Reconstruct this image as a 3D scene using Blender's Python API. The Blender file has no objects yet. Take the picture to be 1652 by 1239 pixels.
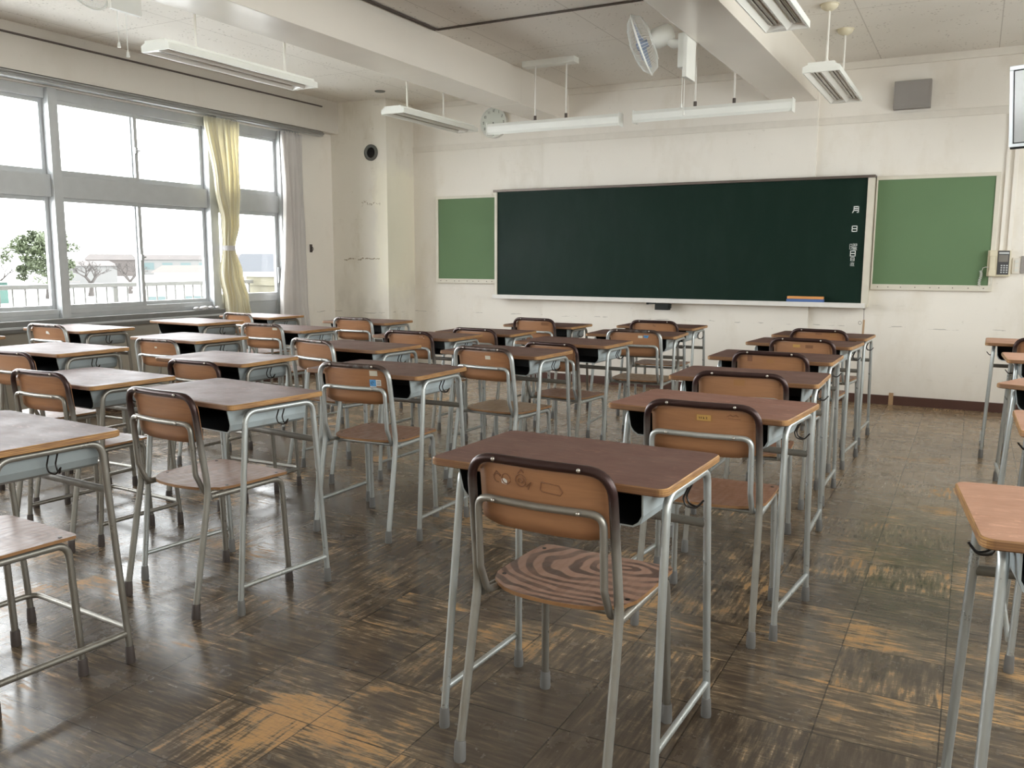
import bpy, bmesh, math, random
from mathutils import Vector, Matrix
random.seed(7)
S = bpy.context.scene
COL = S.collection
PI = math.pi
W, Hh = 1652, 1239

# ---------------------------------------------------------------- camera
F, YAW, PIT, ROL, CH = 1389.37, 0.490026, 0.141954, 0.0033355, 1.17
cyw, syw = math.cos(YAW), math.sin(YAW)
fw = Vector((-syw*math.cos(PIT), cyw*math.cos(PIT), -math.sin(PIT)))
rt = Vector((cyw, syw, 0)); up = rt.cross(fw)
c_, s_ = math.cos(ROL), math.sin(ROL)
rt, up = c_*rt+s_*up, -s_*rt+c_*up
cam = bpy.data.cameras.new('camera'); co = bpy.data.objects.new('camera', cam); COL.objects.link(co)
M = Matrix((rt, up, -fw)).transposed().to_4x4(); M.translation = (0, 0, CH)
co.matrix_world = M
cam.sensor_width = 36; cam.sensor_fit = 'HORIZONTAL'; cam.lens = F*36/W; cam.clip_end = 1000; cam.clip_start = 0.02
S.camera = co
# ---------------------------------------------------------------- world, exposure
wd = bpy.data.worlds.new('overcast_sky'); S.world = wd; wd.use_nodes = True
nt = wd.node_tree; bgn = nt.nodes['Background']
bgn.inputs[0].default_value = (0.965, 0.975, 1.0, 1); bgn.inputs[1].default_value = 6.5
S.view_settings.view_transform = 'Standard'; S.view_settings.look = 'None'
S.view_settings.exposure = 1.02; S.view_settings.gamma = 1.0
S.view_settings.use_curve_mapping = False
S.cycles.max_bounces = 10; S.cycles.diffuse_bounces = 7; S.cycles.glossy_bounces = 5
S.cycles.transparent_max_bounces = 16
S.cycles.use_denoising = True
S.cycles.sample_clamp_indirect = 12
S.cycles.caustics_reflective = False
def portal(loc, rot, sx, sy):
    l = bpy.data.lights.new('window_portal', 'AREA'); l.shape = 'RECTANGLE'; l.size = sx; l.size_y = sy
    l.cycles.is_portal = True
    o = bpy.data.objects.new('window_portal', l); COL.objects.link(o); o.location = loc; o.rotation_euler = rot
portal((-6.2, 2.45, 1.57), (0, -PI/2, 0), 1.7, 8.2)
portal((1.62, 2.9, 1.75), (0, PI/2, 0), 1.6, 8.2)

# ---------------------------------------------------------------- node helpers
class NM:
    def __init__(s, name, rough=0.5, metal=0.0, color=(.8, .8, .8), spec=None, random_=False):
        s.m = bpy.data.materials.new(name); s.m.use_nodes = True
        s.t = s.m.node_tree; s.N = s.t.nodes; s.b = s.N['Principled BSDF']
        s.b.inputs['Roughness'].default_value = rough; s.b.inputs['Metallic'].default_value = metal
        s.b.inputs['Base Color'].default_value = (*color, 1)
        if spec is not None: s.b.inputs['Specular IOR Level'].default_value = spec
    def n(s, typ, **kw):
        nd = s.N.new(typ)
        for k, v in kw.items():
            if k.startswith('i_'):
                key = k[2:]; key = int(key) if key.isdigit() else key.replace('_', ' ')
                s.set(nd.inputs[key], v)
            else: setattr(nd, k, v)
        return nd
    def set(s, inp, v):
        if isinstance(v, bpy.types.NodeSocket): s.t.links.new(v, inp)
        elif isinstance(v, tuple) and len(v) == 3 and inp.type == 'RGBA': inp.default_value = (*v, 1)
        else: inp.default_value = v
    def math(s, op, a, b=0.0, c=0.0):
        nd = s.N.new('ShaderNodeMath'); nd.operation = op
        for i, v in enumerate((a, b, c)):
            if i < len(nd.inputs): s.set(nd.inputs[i], v)
        return nd.outputs[0]
    def coord(s, kind='Object'): return s.n('ShaderNodeTexCoord').outputs[kind]
    def pos(s): return s.n('ShaderNodeNewGeometry').outputs['Position']
    def scale(s, v, sc, off=(0, 0, 0)):
        return s.n('ShaderNodeMapping', i_Vector=v, i_Scale=sc, i_Location=off).outputs[0]
    def noise(s, v, sc, det=3, rough=.5, dist=0.0):
        return s.n('ShaderNodeTexNoise', i_Vector=v, i_Scale=sc, i_Detail=det, i_Roughness=rough, i_Distortion=dist).outputs['Fac']
    def ramp(s, fac, a, b, ca=0.0, cb=1.0):
        nd = s.n('ShaderNodeMapRange', i_0=fac, i_1=a, i_2=b, i_3=ca, i_4=cb); nd.clamp = True
        return nd.outputs[0]
    def mix(s, fac, a, b, mode='MIX'):
        nd = s.N.new('ShaderNodeMix'); nd.data_type = 'RGBA'; nd.blend_type = mode
        s.set(nd.inputs[0], fac); s.set(nd.inputs[6], a); s.set(nd.inputs[7], b)
        return nd.outputs[2]
    def color(s, c): s.set(s.b.inputs['Base Color'], c); return s
    def rough(s, c): s.set(s.b.inputs['Roughness'], c); return s
    def bump(s, h, st=.2, dist=.01):
        b = s.n('ShaderNodeBump', i_Height=h, i_Strength=st, i_Distance=dist)
        s.t.links.new(b.outputs[0], s.b.inputs['Normal']); return s
    def rnd(s): return s.n('ShaderNodeObjectInfo').outputs['Random']

def simple(name, color, rough=.5, metal=0., spec=None, sc=14, amt=.08):
    m = NM(name, rough, metal, color, spec)
    n = m.noise(m.coord(), sc, 4)
    a = tuple(max(0, c*(1-amt)) for c in color); b = tuple(min(1, c*(1+amt)) for c in color)
    m.color(m.mix(n, a, b)); return m.m

MAT = {}
# painted wall with smudges
def wall_mat(name, base, stain=.5, seed=0.):
    m = NM(name, .62, 0, base, .35)
    p = m.pos(); p = m.scale(p, (1, 1, 1), (seed, seed*1.7, 0))
    n1 = m.noise(p, .9, 4, .6); n2 = m.noise(m.scale(p, (1, 1, .45)), 3.2, 5, .62); n3 = m.noise(p, 26, 3, .5)
    a = m.mix(m.ramp(n1, .35, .7), base, tuple(c*.95 for c in base))
    dirty = (base[0]*.80, base[1]*.765, base[2]*.70)
    a = m.mix(m.math('MULTIPLY', m.ramp(n2, .54, .76), stain), a, dirty)
    a = m.mix(m.math('MULTIPLY', m.ramp(n3, .70, .78), .35*stain), a, (.30, .27, .23))
    streak = m.noise(m.scale(p, (9, 9, 120)), 1.0, 2, .5)
    a = m.mix(m.math('MULTIPLY', m.math('MULTIPLY', m.ramp(streak, .66, .74), m.ramp(n2, .45, .6)), .3*stain), a, (.36, .33, .28))
    zc = m.n('ShaderNodeSeparateXYZ', i_0=p).outputs[2]   # scuff line left by chair backs
    sc = m.math('MULTIPLY', m.math('LESS_THAN', m.math('ABSOLUTE', m.math('SUBTRACT', m.math('ADD', zc, m.math('MULTIPLY', m.noise(p, 3, 3), .05)), .665)), .004), m.math('GREATER_THAN', m.noise(m.scale(p, (1, 1, 6)), 6.5, 3), .56))
    a = m.mix(m.math('MULTIPLY', sc, .5), a, (.25, .23, .21))
    m.color(a); m.bump(m.noise(p, 60, 3), .08, .004); return m.m
WB = (.835, .795, .732)
MAT['wall'] = wall_mat('painted_wall', WB, .5, 0)
MAT['wall_grimy'] = wall_mat('grimy_painted_wall', (.80, .765, .69), 1.0, 3.1)
def column_stains():
    t = MAT['wall_grimy'].node_tree; m = NM.__new__(NM); m.m = MAT['wall_grimy']; m.t = t; m.N = t.nodes; m.b = t.nodes['Principled BSDF']
    old = m.b.inputs['Base Color'].links[0].from_socket; p = m.pos(); q = m.n('ShaderNodeSeparateXYZ', i_0=p)
    n = m.noise(p, 5, 4, .6); x = m.math('ADD', q.outputs[0], m.math('MULTIPLY', m.math('SUBTRACT', n, .5), .16)); z = m.math('ADD', q.outputs[2], m.math('MULTIPLY', m.math('SUBTRACT', n, .5), .3))
    band = m.math('MULTIPLY', m.ramp(x, -5.47, -5.40), m.math('MULTIPLY', m.ramp(z, .75, .95), m.ramp(z, 2.2, 2.0)))   # patch of newer cream paint
    a = m.mix(m.math('MULTIPLY', band, .8), old, (.90, .86, .72))
    wob = m.noise(p, 14, 4, .7)
    def crack(z0, amp, x0, x1, w, th, a):
        d = m.math('ABSOLUTE', m.math('SUBTRACT', q.outputs[2], m.math('ADD', z0, m.math('MULTIPLY', m.math('SUBTRACT', wob, .5), amp))))
        f = m.math('MULTIPLY', m.math('LESS_THAN', d, w), m.math('MULTIPLY', m.math('GREATER_THAN', q.outputs[0], x0), m.math('LESS_THAN', q.outputs[0], x1)))
        f = m.math('MULTIPLY', f, m.math('GREATER_THAN', m.noise(p, 21, 2), th)); return m.mix(m.math('MULTIPLY', f, .8), a, (.27, .21, .13))
    a = crack(1.185, .07, -5.86, -5.40, .006, .42, a); a = crack(1.74, .22, -5.62, -5.38, .0035, .3, a)
    g = m.math('MULTIPLY', m.ramp(q.outputs[2], 1.1, .75), m.ramp(m.noise(m.scale(p, (1, 1, .6)), 3.1, 4), .42, .62))
    a = m.mix(m.math('MULTIPLY', g, .45), a, (.42, .39, .34)); m.color(a)
column_stains()
MAT['lintel'] = wall_mat('painted_lintel', (.66, .625, .57), .35, 5.)
m = NM('glossy_beam_paint', .22, 0, (.72, .67, .60), .5)
m.color(m.mix(m.noise(m.pos(), 1.3, 4), (.80, .755, .69), (.74, .695, .63))); m.bump(m.noise(m.pos(), 3, 1), .12, .02); MAT['beam'] = m.m
MAT['trim'] = simple('painted_trim', (.74, .70, .635), .55)
MAT['baseboard'] = simple('brown_baseboard', (.085, .038, .028), .4)
# ceiling board
m = NM('ceiling_board', .8, 0, (.66, .62, .57), .2)
p = m.pos(); sx = m.n('ShaderNodeSeparateXYZ', i_0=p)
vor = m.n('ShaderNodeTexVoronoi', i_Vector=p, i_Scale=30.).outputs['Distance']
pit = m.math('MULTIPLY', m.math('LESS_THAN', vor, .20), m.math('GREATER_THAN', m.noise(p, 5.5, 3), .52))
a = m.mix(m.noise(p, 2, 4), (.83, .795, .745), (.76, .725, .67))
a = m.mix(m.math('MULTIPLY', pit, .55), a, (.33, .29, .25))
fx = m.math('ABSOLUTE', m.math('SUBTRACT', m.math('FRACT', m.math('DIVIDE', m.math('ADD', sx.outputs[0], 20+2.92+.41), .82)), .5))
fy = m.math('ABSOLUTE', m.math('SUBTRACT', m.math('FRACT', m.math('DIVIDE', m.math('ADD', sx.outputs[1], 20.-6.12+.91), 1.82)), .5))
j = m.math('MAXIMUM', m.math('LESS_THAN', fx, .0045), m.math('LESS_THAN', fy, .002))
a = m.mix(m.math('MULTIPLY', j, .45), a, (.36, .32, .28))
m.color(a); m.bump(m.noise(p, 40, 3, .6), .3, .006); MAT['ceiling'] = m.m

# worn parquet floor
m = NM('worn_parquet', .3, 0, (.1, .08, .06), .5)
p = m.pos(); T = .2835
q = m.scale(p, (1/T, 1/T, 1), (0, (-2.134/T) % 1, 0))
sp = m.n('ShaderNodeSeparateXYZ', i_0=q)
ix = m.math('FLOOR', sp.outputs[0]); iy = m.math('FLOOR', sp.outputs[1])
fx = m.math('FRACT', sp.outputs[0]); fy = m.math('FRACT', sp.outputs[1])
cell = m.n('ShaderNodeCombineXYZ', i_0=ix, i_1=iy).outputs[0]
wn = m.n('ShaderNodeTexWhiteNoise', noise_dimensions='2D', i_Vector=cell)
rv = wn.outputs['Value']; rc = m.n('ShaderNodeSeparateColor', i_0=wn.outputs['Color'])
# five slats in every tile, running across or along
ck = m.math('MODULO', m.math('ADD', m.math('ADD', ix, iy), 400), 2)
u = m.mix(ck, m.n('ShaderNodeCombineXYZ', i_0=fx, i_1=fy).outputs[0], m.n('ShaderNodeCombineXYZ', i_0=fy, i_1=fx).outputs[0])
su = m.n('ShaderNodeSeparateXYZ', i_0=u)
slat = m.math('FLOOR', m.math('MULTIPLY', su.outputs[1], 5.0))
sr = m.n('ShaderNodeTexWhiteNoise', noise_dimensions='3D', i_Vector=m.n('ShaderNodeCombineXYZ', i_0=ix, i_1=iy, i_2=slat).outputs[0]).outputs['Value']
sf = m.math('ABSOLUTE', m.math('SUBTRACT', m.math('FRACT', m.math('MULTIPLY', su.outputs[1], 5.0)), .5))
ex = m.math('ABSOLUTE', m.math('SUBTRACT', fx, .5)); ey = m.math('ABSOLUTE', m.math('SUBTRACT', fy, .5))
edge = m.math('GREATER_THAN', m.math('MAXIMUM', ex, ey), .4935)
slatline = m.math('GREATER_THAN', sf, .488)
# streaks: stretched noise mostly across the room, some along
st1 = m.noise(m.scale(p, (4, 38, 1)), 1.6, 6, .68)
st2 = m.noise(m.scale(p, (38, 4, 1)), 1.6, 6, .68)
st = m.mix(m.math('GREATER_THAN', rc.outputs[1], .62), st1, st2)
fine = m.noise(m.scale(p, (14, 120, 1)), 1.5, 4, .7)
big = m.noise(m.scale(p, (1, 1.25, 1), (2.6, .9, 0)), 1.15, 4, .6, .5)
mid = m.noise(m.scale(p, (1, 1.6, 1), (1.3, 7.7, 0)), 3.4, 5, .65, .3)
wear = m.math('ADD', m.math('MULTIPLY', big, .75), m.math('MULTIPLY', mid, .55))
wear = m.math('ADD', wear, m.math('MULTIPLY', m.math('SUBTRACT', st, .5), .80))
wear = m.math('ADD', wear, m.math('MULTIPLY', m.math('SUBTRACT', sr, .5), .045))
wear = m.math('ADD', wear, m.math('ADD', m.math('MULTIPLY', m.math('SUBTRACT', rv, .5), .07), m.math('MULTIPLY', m.math('SUBTRACT', fine, .5), .34)))
dark = m.mix(m.noise(p, 2.3, 4), (.044, .032, .023), (.090, .068, .049))
dark = m.mix(m.ramp(st, .42, .72, 0., .55), dark, (.17, .135, .10))
ochre = m.mix(m.noise(p, 5, 3), (.56, .345, .145), (.47, .24, .09))
tan = m.mix(m.noise(p, 6, 3), (.22, .165, .105), (.17, .125, .08))
# floor at the front is lighter: less worn, with window glare painted into its colour
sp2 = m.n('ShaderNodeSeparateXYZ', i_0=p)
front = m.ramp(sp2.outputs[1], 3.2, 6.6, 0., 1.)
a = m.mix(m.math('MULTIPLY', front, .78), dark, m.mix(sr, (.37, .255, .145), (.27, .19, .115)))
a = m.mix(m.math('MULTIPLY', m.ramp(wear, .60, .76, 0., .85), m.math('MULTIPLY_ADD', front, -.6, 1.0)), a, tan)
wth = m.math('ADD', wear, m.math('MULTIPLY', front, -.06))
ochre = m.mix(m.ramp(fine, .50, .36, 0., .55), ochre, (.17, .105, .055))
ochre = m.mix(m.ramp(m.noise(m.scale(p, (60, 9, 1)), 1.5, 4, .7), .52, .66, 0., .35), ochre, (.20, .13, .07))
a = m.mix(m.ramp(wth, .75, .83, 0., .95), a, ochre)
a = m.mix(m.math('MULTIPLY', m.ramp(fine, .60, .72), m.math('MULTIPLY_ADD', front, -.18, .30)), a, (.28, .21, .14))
a = m.mix(m.math('MULTIPLY', slatline, .28), a, (.03, .022, .016))
a = m.mix(m.math('MULTIPLY', edge, .8), a, (.022, .016, .012))
m.color(a)
r = m.ramp(m.noise(p, 7, 5, .65), .3, .75, .15, .34)
r = m.math('ADD', r, m.ramp(wth, .72, .80, 0., .16))
m.rough(r)
h = m.math('ADD', m.math('MULTIPLY', m.noise(p, 9, 4), .5), m.math('MULTIPLY', edge, -1.2))
h = m.math('ADD', h, m.math('MULTIPLY', rv, .12))
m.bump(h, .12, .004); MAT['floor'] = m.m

def wood_top(name, c1, c2, rough=.3):
    m = NM(name, rough, 0, c1, .24)
    o = m.coord(); g = m.noise(m.scale(o, (2.4, 26, 2)), 2.4, 6, .66, .8)
    n = m.noise(o, 4.5, 4, .6)
    a = m.mix(m.ramp(g, .35, .7), c1, c2)
    r = m.rnd(); a = m.mix(m.math('MULTIPLY', r, .35), a, tuple(min(1, c*1.5) for c in c2))
    a = m.mix(m.math('MULTIPLY', m.ramp(n, .55, .75), .4), a, tuple(c*.68 for c in c1))
    sc = m.noise(m.scale(o, (7, 22, 1)), 2, 5, .75, 1.5)
    a = m.mix(m.math('MULTIPLY', m.ramp(sc, .55, .68), .42), a, tuple(c*2.2+.03 for c in c2))
    m.color(a); m.rough(m.ramp(n, .3, .7, rough-.06, rough+.12)); m.bump(g, .05, .002); return m.m
MAT['top_dark'] = wood_top('dark_brown_desktop', (.080, .039, .030), (.120, .062, .048), .48)
MAT['top_red'] = wood_top('reddish_brown_desktop', (.155, .072, .052), (.225, .110, .080), .48)
MAT['top_salmon'] = wood_top('salmon_brown_desktop', (.335, .172, .110), (.405, .225, .152), .42)
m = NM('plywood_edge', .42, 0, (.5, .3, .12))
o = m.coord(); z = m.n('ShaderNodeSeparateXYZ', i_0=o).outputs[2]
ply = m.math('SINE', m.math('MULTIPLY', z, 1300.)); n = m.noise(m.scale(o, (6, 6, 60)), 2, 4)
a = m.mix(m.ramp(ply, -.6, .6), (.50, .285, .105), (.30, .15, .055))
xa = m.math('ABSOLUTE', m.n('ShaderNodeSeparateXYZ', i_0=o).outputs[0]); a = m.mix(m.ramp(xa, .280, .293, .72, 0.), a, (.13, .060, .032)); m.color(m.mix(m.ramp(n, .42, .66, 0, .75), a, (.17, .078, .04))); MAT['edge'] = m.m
MAT['seat_edge'] = simple('brown_plywood_edge', (.27, .14, .06), .45, amt=.25)
m = NM('backrest_plywood', .36, 0, (.36, .16, .07))
o = m.coord(); g = m.noise(m.scale(o, (3, 3, 34)), 1.6, 6, .62, 1.2)
a = m.mix(m.ramp(g, .3, .75), (.36, .170, .075), (.25, .108, .047))
a = m.mix(m.math('MULTIPLY', m.rnd(), .55), a, (.40, .215, .12)); m.color(m.mix(m.math('MULTIPLY', m.ramp(m.noise(o, 9, 4), .6, .75), .35), a, (.19, .08, .035))); MAT['back'] = m.m
def seat_mat(name, light, dark, ring, contrast):
    m = NM(name, .40, 0, light)
    o = m.coord(); q = m.n('ShaderNodeVectorMath', operation='ADD', i_0=m.scale(o, (1, 1.5, 1), (-.155, -.56, 0)), i_1=m.n('ShaderNodeVectorMath', operation='SCALE', i_0=m.n('ShaderNodeTexNoise', i_Vector=o, i_Scale=5., i_Detail=2.).outputs['Color'], i_3=.16).outputs[0]).outputs[0]
    wv = m.n('ShaderNodeTexWave', wave_type='RINGS', rings_direction='Z', i_Vector=q, i_Scale=ring, i_Distortion=3.2, i_Detail=3., i_Detail_Scale=.55, i_Detail_Roughness=.55)
    n = m.noise(m.scale(o, (30, 7, 1)), 2, 4)
    f = m.math('MULTIPLY', m.math('MULTIPLY', m.ramp(wv.outputs['Fac'], .40, .66), m.ramp(m.noise(o, 7, 4, .6), .30, .55, .15, 1.)), contrast)
    a = m.mix(f, light, dark); m.color(m.mix(m.math('MULTIPLY', m.ramp(n, .5, .75), .35), a, tuple(c*.6 for c in light)))
    m.rough(m.ramp(n, .3, .7, .30, .48)); return m.m
MAT['seat_worn'] = seat_mat('worn_grain_seat', (.33, .19, .135), (.075, .045, .035), 6.0, .9)
MAT['seat_brown'] = seat_mat('brown_seat', (.25, .125, .075), (.16, .075, .045), 8., .6)
MAT['seat_tan'] = seat_mat('tan_seat', (.30, .20, .12), (.24, .155, .09), 8., .5)
def tube(name, c, dirt, rough=.30, metal=.65):
    m = NM(name, rough, metal, c)
    o = m.coord(); n = m.noise(o, 22, 5, .7); n2 = m.noise(m.scale(o, (1, 1, .35)), 9, 4, .6)
    a = m.mix(m.ramp(n2, .42, .75, 0, .65), c, dirt)
    a = m.mix(m.math('MULTIPLY', m.ramp(n, .66, .74), .8), a, (.07, .045, .03)); m.color(a)
    m.rough(m.ramp(n, .3, .7, rough-.05, rough+.15)); return m.m
MAT['steel'] = tube('pale_painted_steel', (.50, .53, .53), (.36, .35, .31))
MAT['steel_old'] = tube('worn_grey_steel', (.30, .285, .255), (.16, .135, .105))
MAT['bar_steel'] = tube('dull_brown_steel_bar', (.20, .19, .165), (.13, .11, .09), .45, .4)
def topbar(name, zlo, zhi, base, dirt, dark):
    m = NM(name, .30, .45, base)
    o = m.coord(); z = m.n('ShaderNodeSeparateXYZ', i_0=o).outputs[2]; n = m.noise(m.scale(o, (1, 1, .6)), 14, 4, .6)
    f = m.ramp(m.math('ADD', z, m.math('MULTIPLY', m.math('SUBTRACT', n, .5), .10)), zlo, zhi)
    a = m.mix(m.ramp(n, .45, .75, 0, .6), base, dirt)
    m.color(m.mix(f, a, dark)); return m.m
MAT['frame_brown'] = topbar('brown_enamelled_back_tube', .50, .68, (.33, .32, .29), (.20, .175, .14), (.042, .020, .018))
MAT['frame_grey'] = topbar('grey_back_tube_with_brown_top', .695, .735, (.50, .53, .53), (.36, .35, .31), (.075, .050, .042))
MAT['cap'] = simple('grey_rubber', (.17, .165, .16), .6)
MAT['cap_dark'] = simple('dark_rubber', (.07, .055, .05), .6)
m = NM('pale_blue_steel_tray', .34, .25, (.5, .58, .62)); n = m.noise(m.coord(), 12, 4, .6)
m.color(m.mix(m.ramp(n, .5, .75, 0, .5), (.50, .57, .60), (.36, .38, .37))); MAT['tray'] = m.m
MAT['tray_shaded'] = simple('shaded_steel_tray', (.30, .335, .345), .42, .25, amt=.15)  # darker tray colour: shade on sides turned from the windows, put into the paint
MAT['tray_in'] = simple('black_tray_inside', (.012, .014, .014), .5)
MAT['wire'] = simple('dark_wire', (.035, .03, .028), .35, .6)
MAT['screw'] = simple('steel_screw', (.45, .42, .38), .3, .9)
MAT['paper'] = simple('paper_sticker', (.62, .58, .48), .6, amt=.12)
MAT['paper_white'] = simple('white_sticker', (.72, .70, .66), .6, amt=.12)
MAT['tape'] = simple('tan_tape', (.34, .17, .07), .4)
MAT['gold'] = simple('gold_label', (.50, .30, .09), .4)
MAT['blue'] = simple('blue_sticker', (.10, .32, .62), .45)
MAT['ink'] = simple('dark_ink', (.05, .03, .025), .6)
MAT['scribble'] = simple('faded_brown_marker', (.22, .10, .05), .6)
MAT['alu'] = simple('grey_aluminium', (.51, .525, .535), .38, .35)
MAT['alu_rail'] = simple('brushed_curtain_rail', (.45, .46, .46), .28, .8)
MAT['door_panel'] = simple('grey_door_panel', (.40, .415, .42), .45, .1)
MAT['sill'] = simple('dusty_dark_sill', (.16, .155, .145), .5, amt=.25)
MAT['dado'] = wall_mat('beige_dado_paint', (.50, .465, .40), .6, 9.)
MAT['board'] = None
m = NM('chalkboard_green', .42, 0, (.012, .032, .024), .14)
n = m.noise(m.pos(), 1.2, 5, .6); n2 = m.noise(m.scale(m.pos(), (3, 1, 1)), 2.6, 5, .65)
m.color(m.mix(m.math('MULTIPLY', m.ramp(n2, .45, .8), .4), m.mix(n, (.0045, .0175, .0115), (.006, .022, .0145)), (.014, .032, .024))); m.rough(m.ramp(n, .3, .7, .42, .55)); MAT['board'] = m.m
m = NM('green_felt_board', .75, 0, (.09, .19, .075)); n = m.noise(m.pos(), 2.2, 4)
m.color(m.mix(n, (.112, .188, .092), (.128, .215, .106))); m.bump(m.noise(m.pos(), 260, 2), .2, .002); MAT['felt'] = m.m
MAT['bb_frame'] = simple('cream_board_frame', (.66, .62, .53), .45)
MAT['bb_rail'] = simple('dark_bronze_rail', (.13, .105, .09), .35, .5)
MAT['tray_white'] = simple('white_chalk_tray', (.72, .70, .67), .5, amt=.1)
MAT['chalk'] = simple('white_board_paint', (.85, .87, .85), .6, amt=.03)
MAT['lamp_white'] = simple('white_enamel', (.78, .79, .75), .32, amt=.03)
MAT['lamp_dim'] = simple('reflector_enamel', (.85, .84, .80), .3, amt=.03)
MAT['tube_glass'] = simple('unlit_fluorescent_tube', (.42, .39, .35), .22, amt=.04)
MAT['rod'] = simple('white_rod', (.74, .72, .67), .4, amt=.04)
MAT['cream'] = simple('cream_plastic', (.66, .60, .45), .4, amt=.05)
MAT['phone_dark'] = simple('charcoal_phone_face', (.055, .055, .06), .35)
MAT['lcd'] = simple('grey_phone_display', (.20, .19, .17), .25)
MAT['key'] = simple('pale_keys', (.55, .57, .58), .4)
MAT['white_plastic'] = simple('white_plastic', (.70, .70, .66), .4, amt=.05)
MAT['grey_box'] = simple('grey_speaker_cloth', (.29, .27, .255), .7)
MAT['black'] = simple('black_plastic', (.010, .012, .011), .75)
MAT['hole'] = simple('black_hole', (.008, .008, .008), .9)
MAT['hole_ring'] = simple('grey_pipe_ring', (.12, .125, .115), .5)
MAT['clock_face'] = simple('pale_clock_face', (.62, .645, .585), .45, amt=.04)
MAT['screen'] = simple('glossy_tv_screen', (.50, .52, .53), .12, 0, .8)
MAT['tv_frame'] = simple('silver_tv_bezel', (.70, .74, .78), .25, .3)
MAT['orange'] = simple('orange_eraser_handle', (.72, .32, .10), .5)
MAT['felt_blue'] = simple('blue_eraser_felt', (.08, .15, .36), .8)
MAT['wood_stick'] = simple('wooden_pointer', (.42, .27, .15), .5)
MAT['conduit'] = simple('dark_conduit', (.085, .065, .055), .5)
def cloth(name, c, trans=.45):
    m = NM(name, .8, 0, c, .15); n = m.noise(m.coord(), 6, 4)
    m.color(m.mix(n, c, tuple(k*.86 for k in c)))
    tr = m.n('ShaderNodeBsdfTranslucent', i_Color=c); mx = m.n('ShaderNodeMixShader', i_0=trans)
    m.t.links.new(m.b.outputs[0], mx.inputs[1]); m.t.links.new(tr.outputs[0], mx.inputs[2])
    m.t.links.new(mx.outputs[0], m.N['Material Output'].inputs[0]); m.bump(m.noise(m.coord(), 300, 2), .1, .001); return m.m
MAT['curtain_yellow'] = cloth('pale_yellow_curtain_cloth', (.94, .90, .74), .36)
MAT['curtain_white'] = cloth('grey_white_curtain_cloth', (.82, .785, .76), .25)
MAT['tie'] = cloth('white_tie_cloth', (.72, .70, .70), .1)
# clear pane
def glass(name, tint=(.97, .985, .98)):
    m = bpy.data.materials.new(name); m.use_nodes = True; t = m.node_tree; t.nodes.clear()
    out = t.nodes.new('ShaderNodeOutputMaterial'); mx = t.nodes.new('ShaderNodeMixShader')
    tr = t.nodes.new('ShaderNodeBsdfTransparent'); gl = t.nodes.new('ShaderNodeBsdfGlossy'); lw_ = t.nodes.new('ShaderNodeLayerWeight'); lw_.inputs[0].default_value = .5
    pw = t.nodes.new('ShaderNodeMath'); pw.operation = 'POWER'; pw.inputs[1].default_value = 5; t.links.new(lw_.outputs['Facing'], pw.inputs[0])
    fr = t.nodes.new('ShaderNodeMath'); fr.operation = 'MULTIPLY_ADD'; fr.inputs[1].default_value = .45; fr.inputs[2].default_value = .025; t.links.new(pw.outputs[0], fr.inputs[0])
    tr.inputs[0].default_value = (*tint, 1); gl.inputs['Roughness'].default_value = .02
    t.links.new(fr.outputs[0], mx.inputs[0]); t.links.new(tr.outputs[0], mx.inputs[1]); t.links.new(gl.outputs[0], mx.inputs[2]); t.links.new(mx.outputs[0], out.inputs[0])
    return m
MAT['glass'] = glass('window_glass')
MAT['fill_glass'] = glass('fill_window_glass', (.76, .77, .75))  # tint sets how much light the added right windows let in
# outdoors
MAT['rail_white'] = simple('white_balcony_rail', (.125, .125, .12), .5)
MAT['conc'] = simple('pale_concrete', (.34, .33, .30), .8)
MAT['cream_wall'] = simple('cream_balcony_wall', (.115, .105, .072), .8)
MAT['snow'] = simple('pale_ground', (.70, .71, .70), .9, sc=.05)
MAT['leaf'] = simple('dull_green_leaves', (.054, .066, .032), .6, sc=.4, amt=.5)
MAT['bark'] = simple('grey_bark', (.035, .029, .026), .9)
MAT['roof_grey'] = simple('grey_roof', (.024, .026, .031), .7)
MAT['roof_orange'] = simple('orange_roof', (.034, .015, .009), .7)
MAT['far_wall'] = simple('pale_house_wall', (.078, .076, .073), .8)
MAT['far_win'] = simple('teal_far_window', (.030, .050, .050), .4)
MAT['teal'] = simple('teal_fence_net', (.018, .050, .040), .7)
MAT['far_brown'] = simple('brown_far_houses', (.036, .029, .026), .8, sc=.3, amt=.4)

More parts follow.
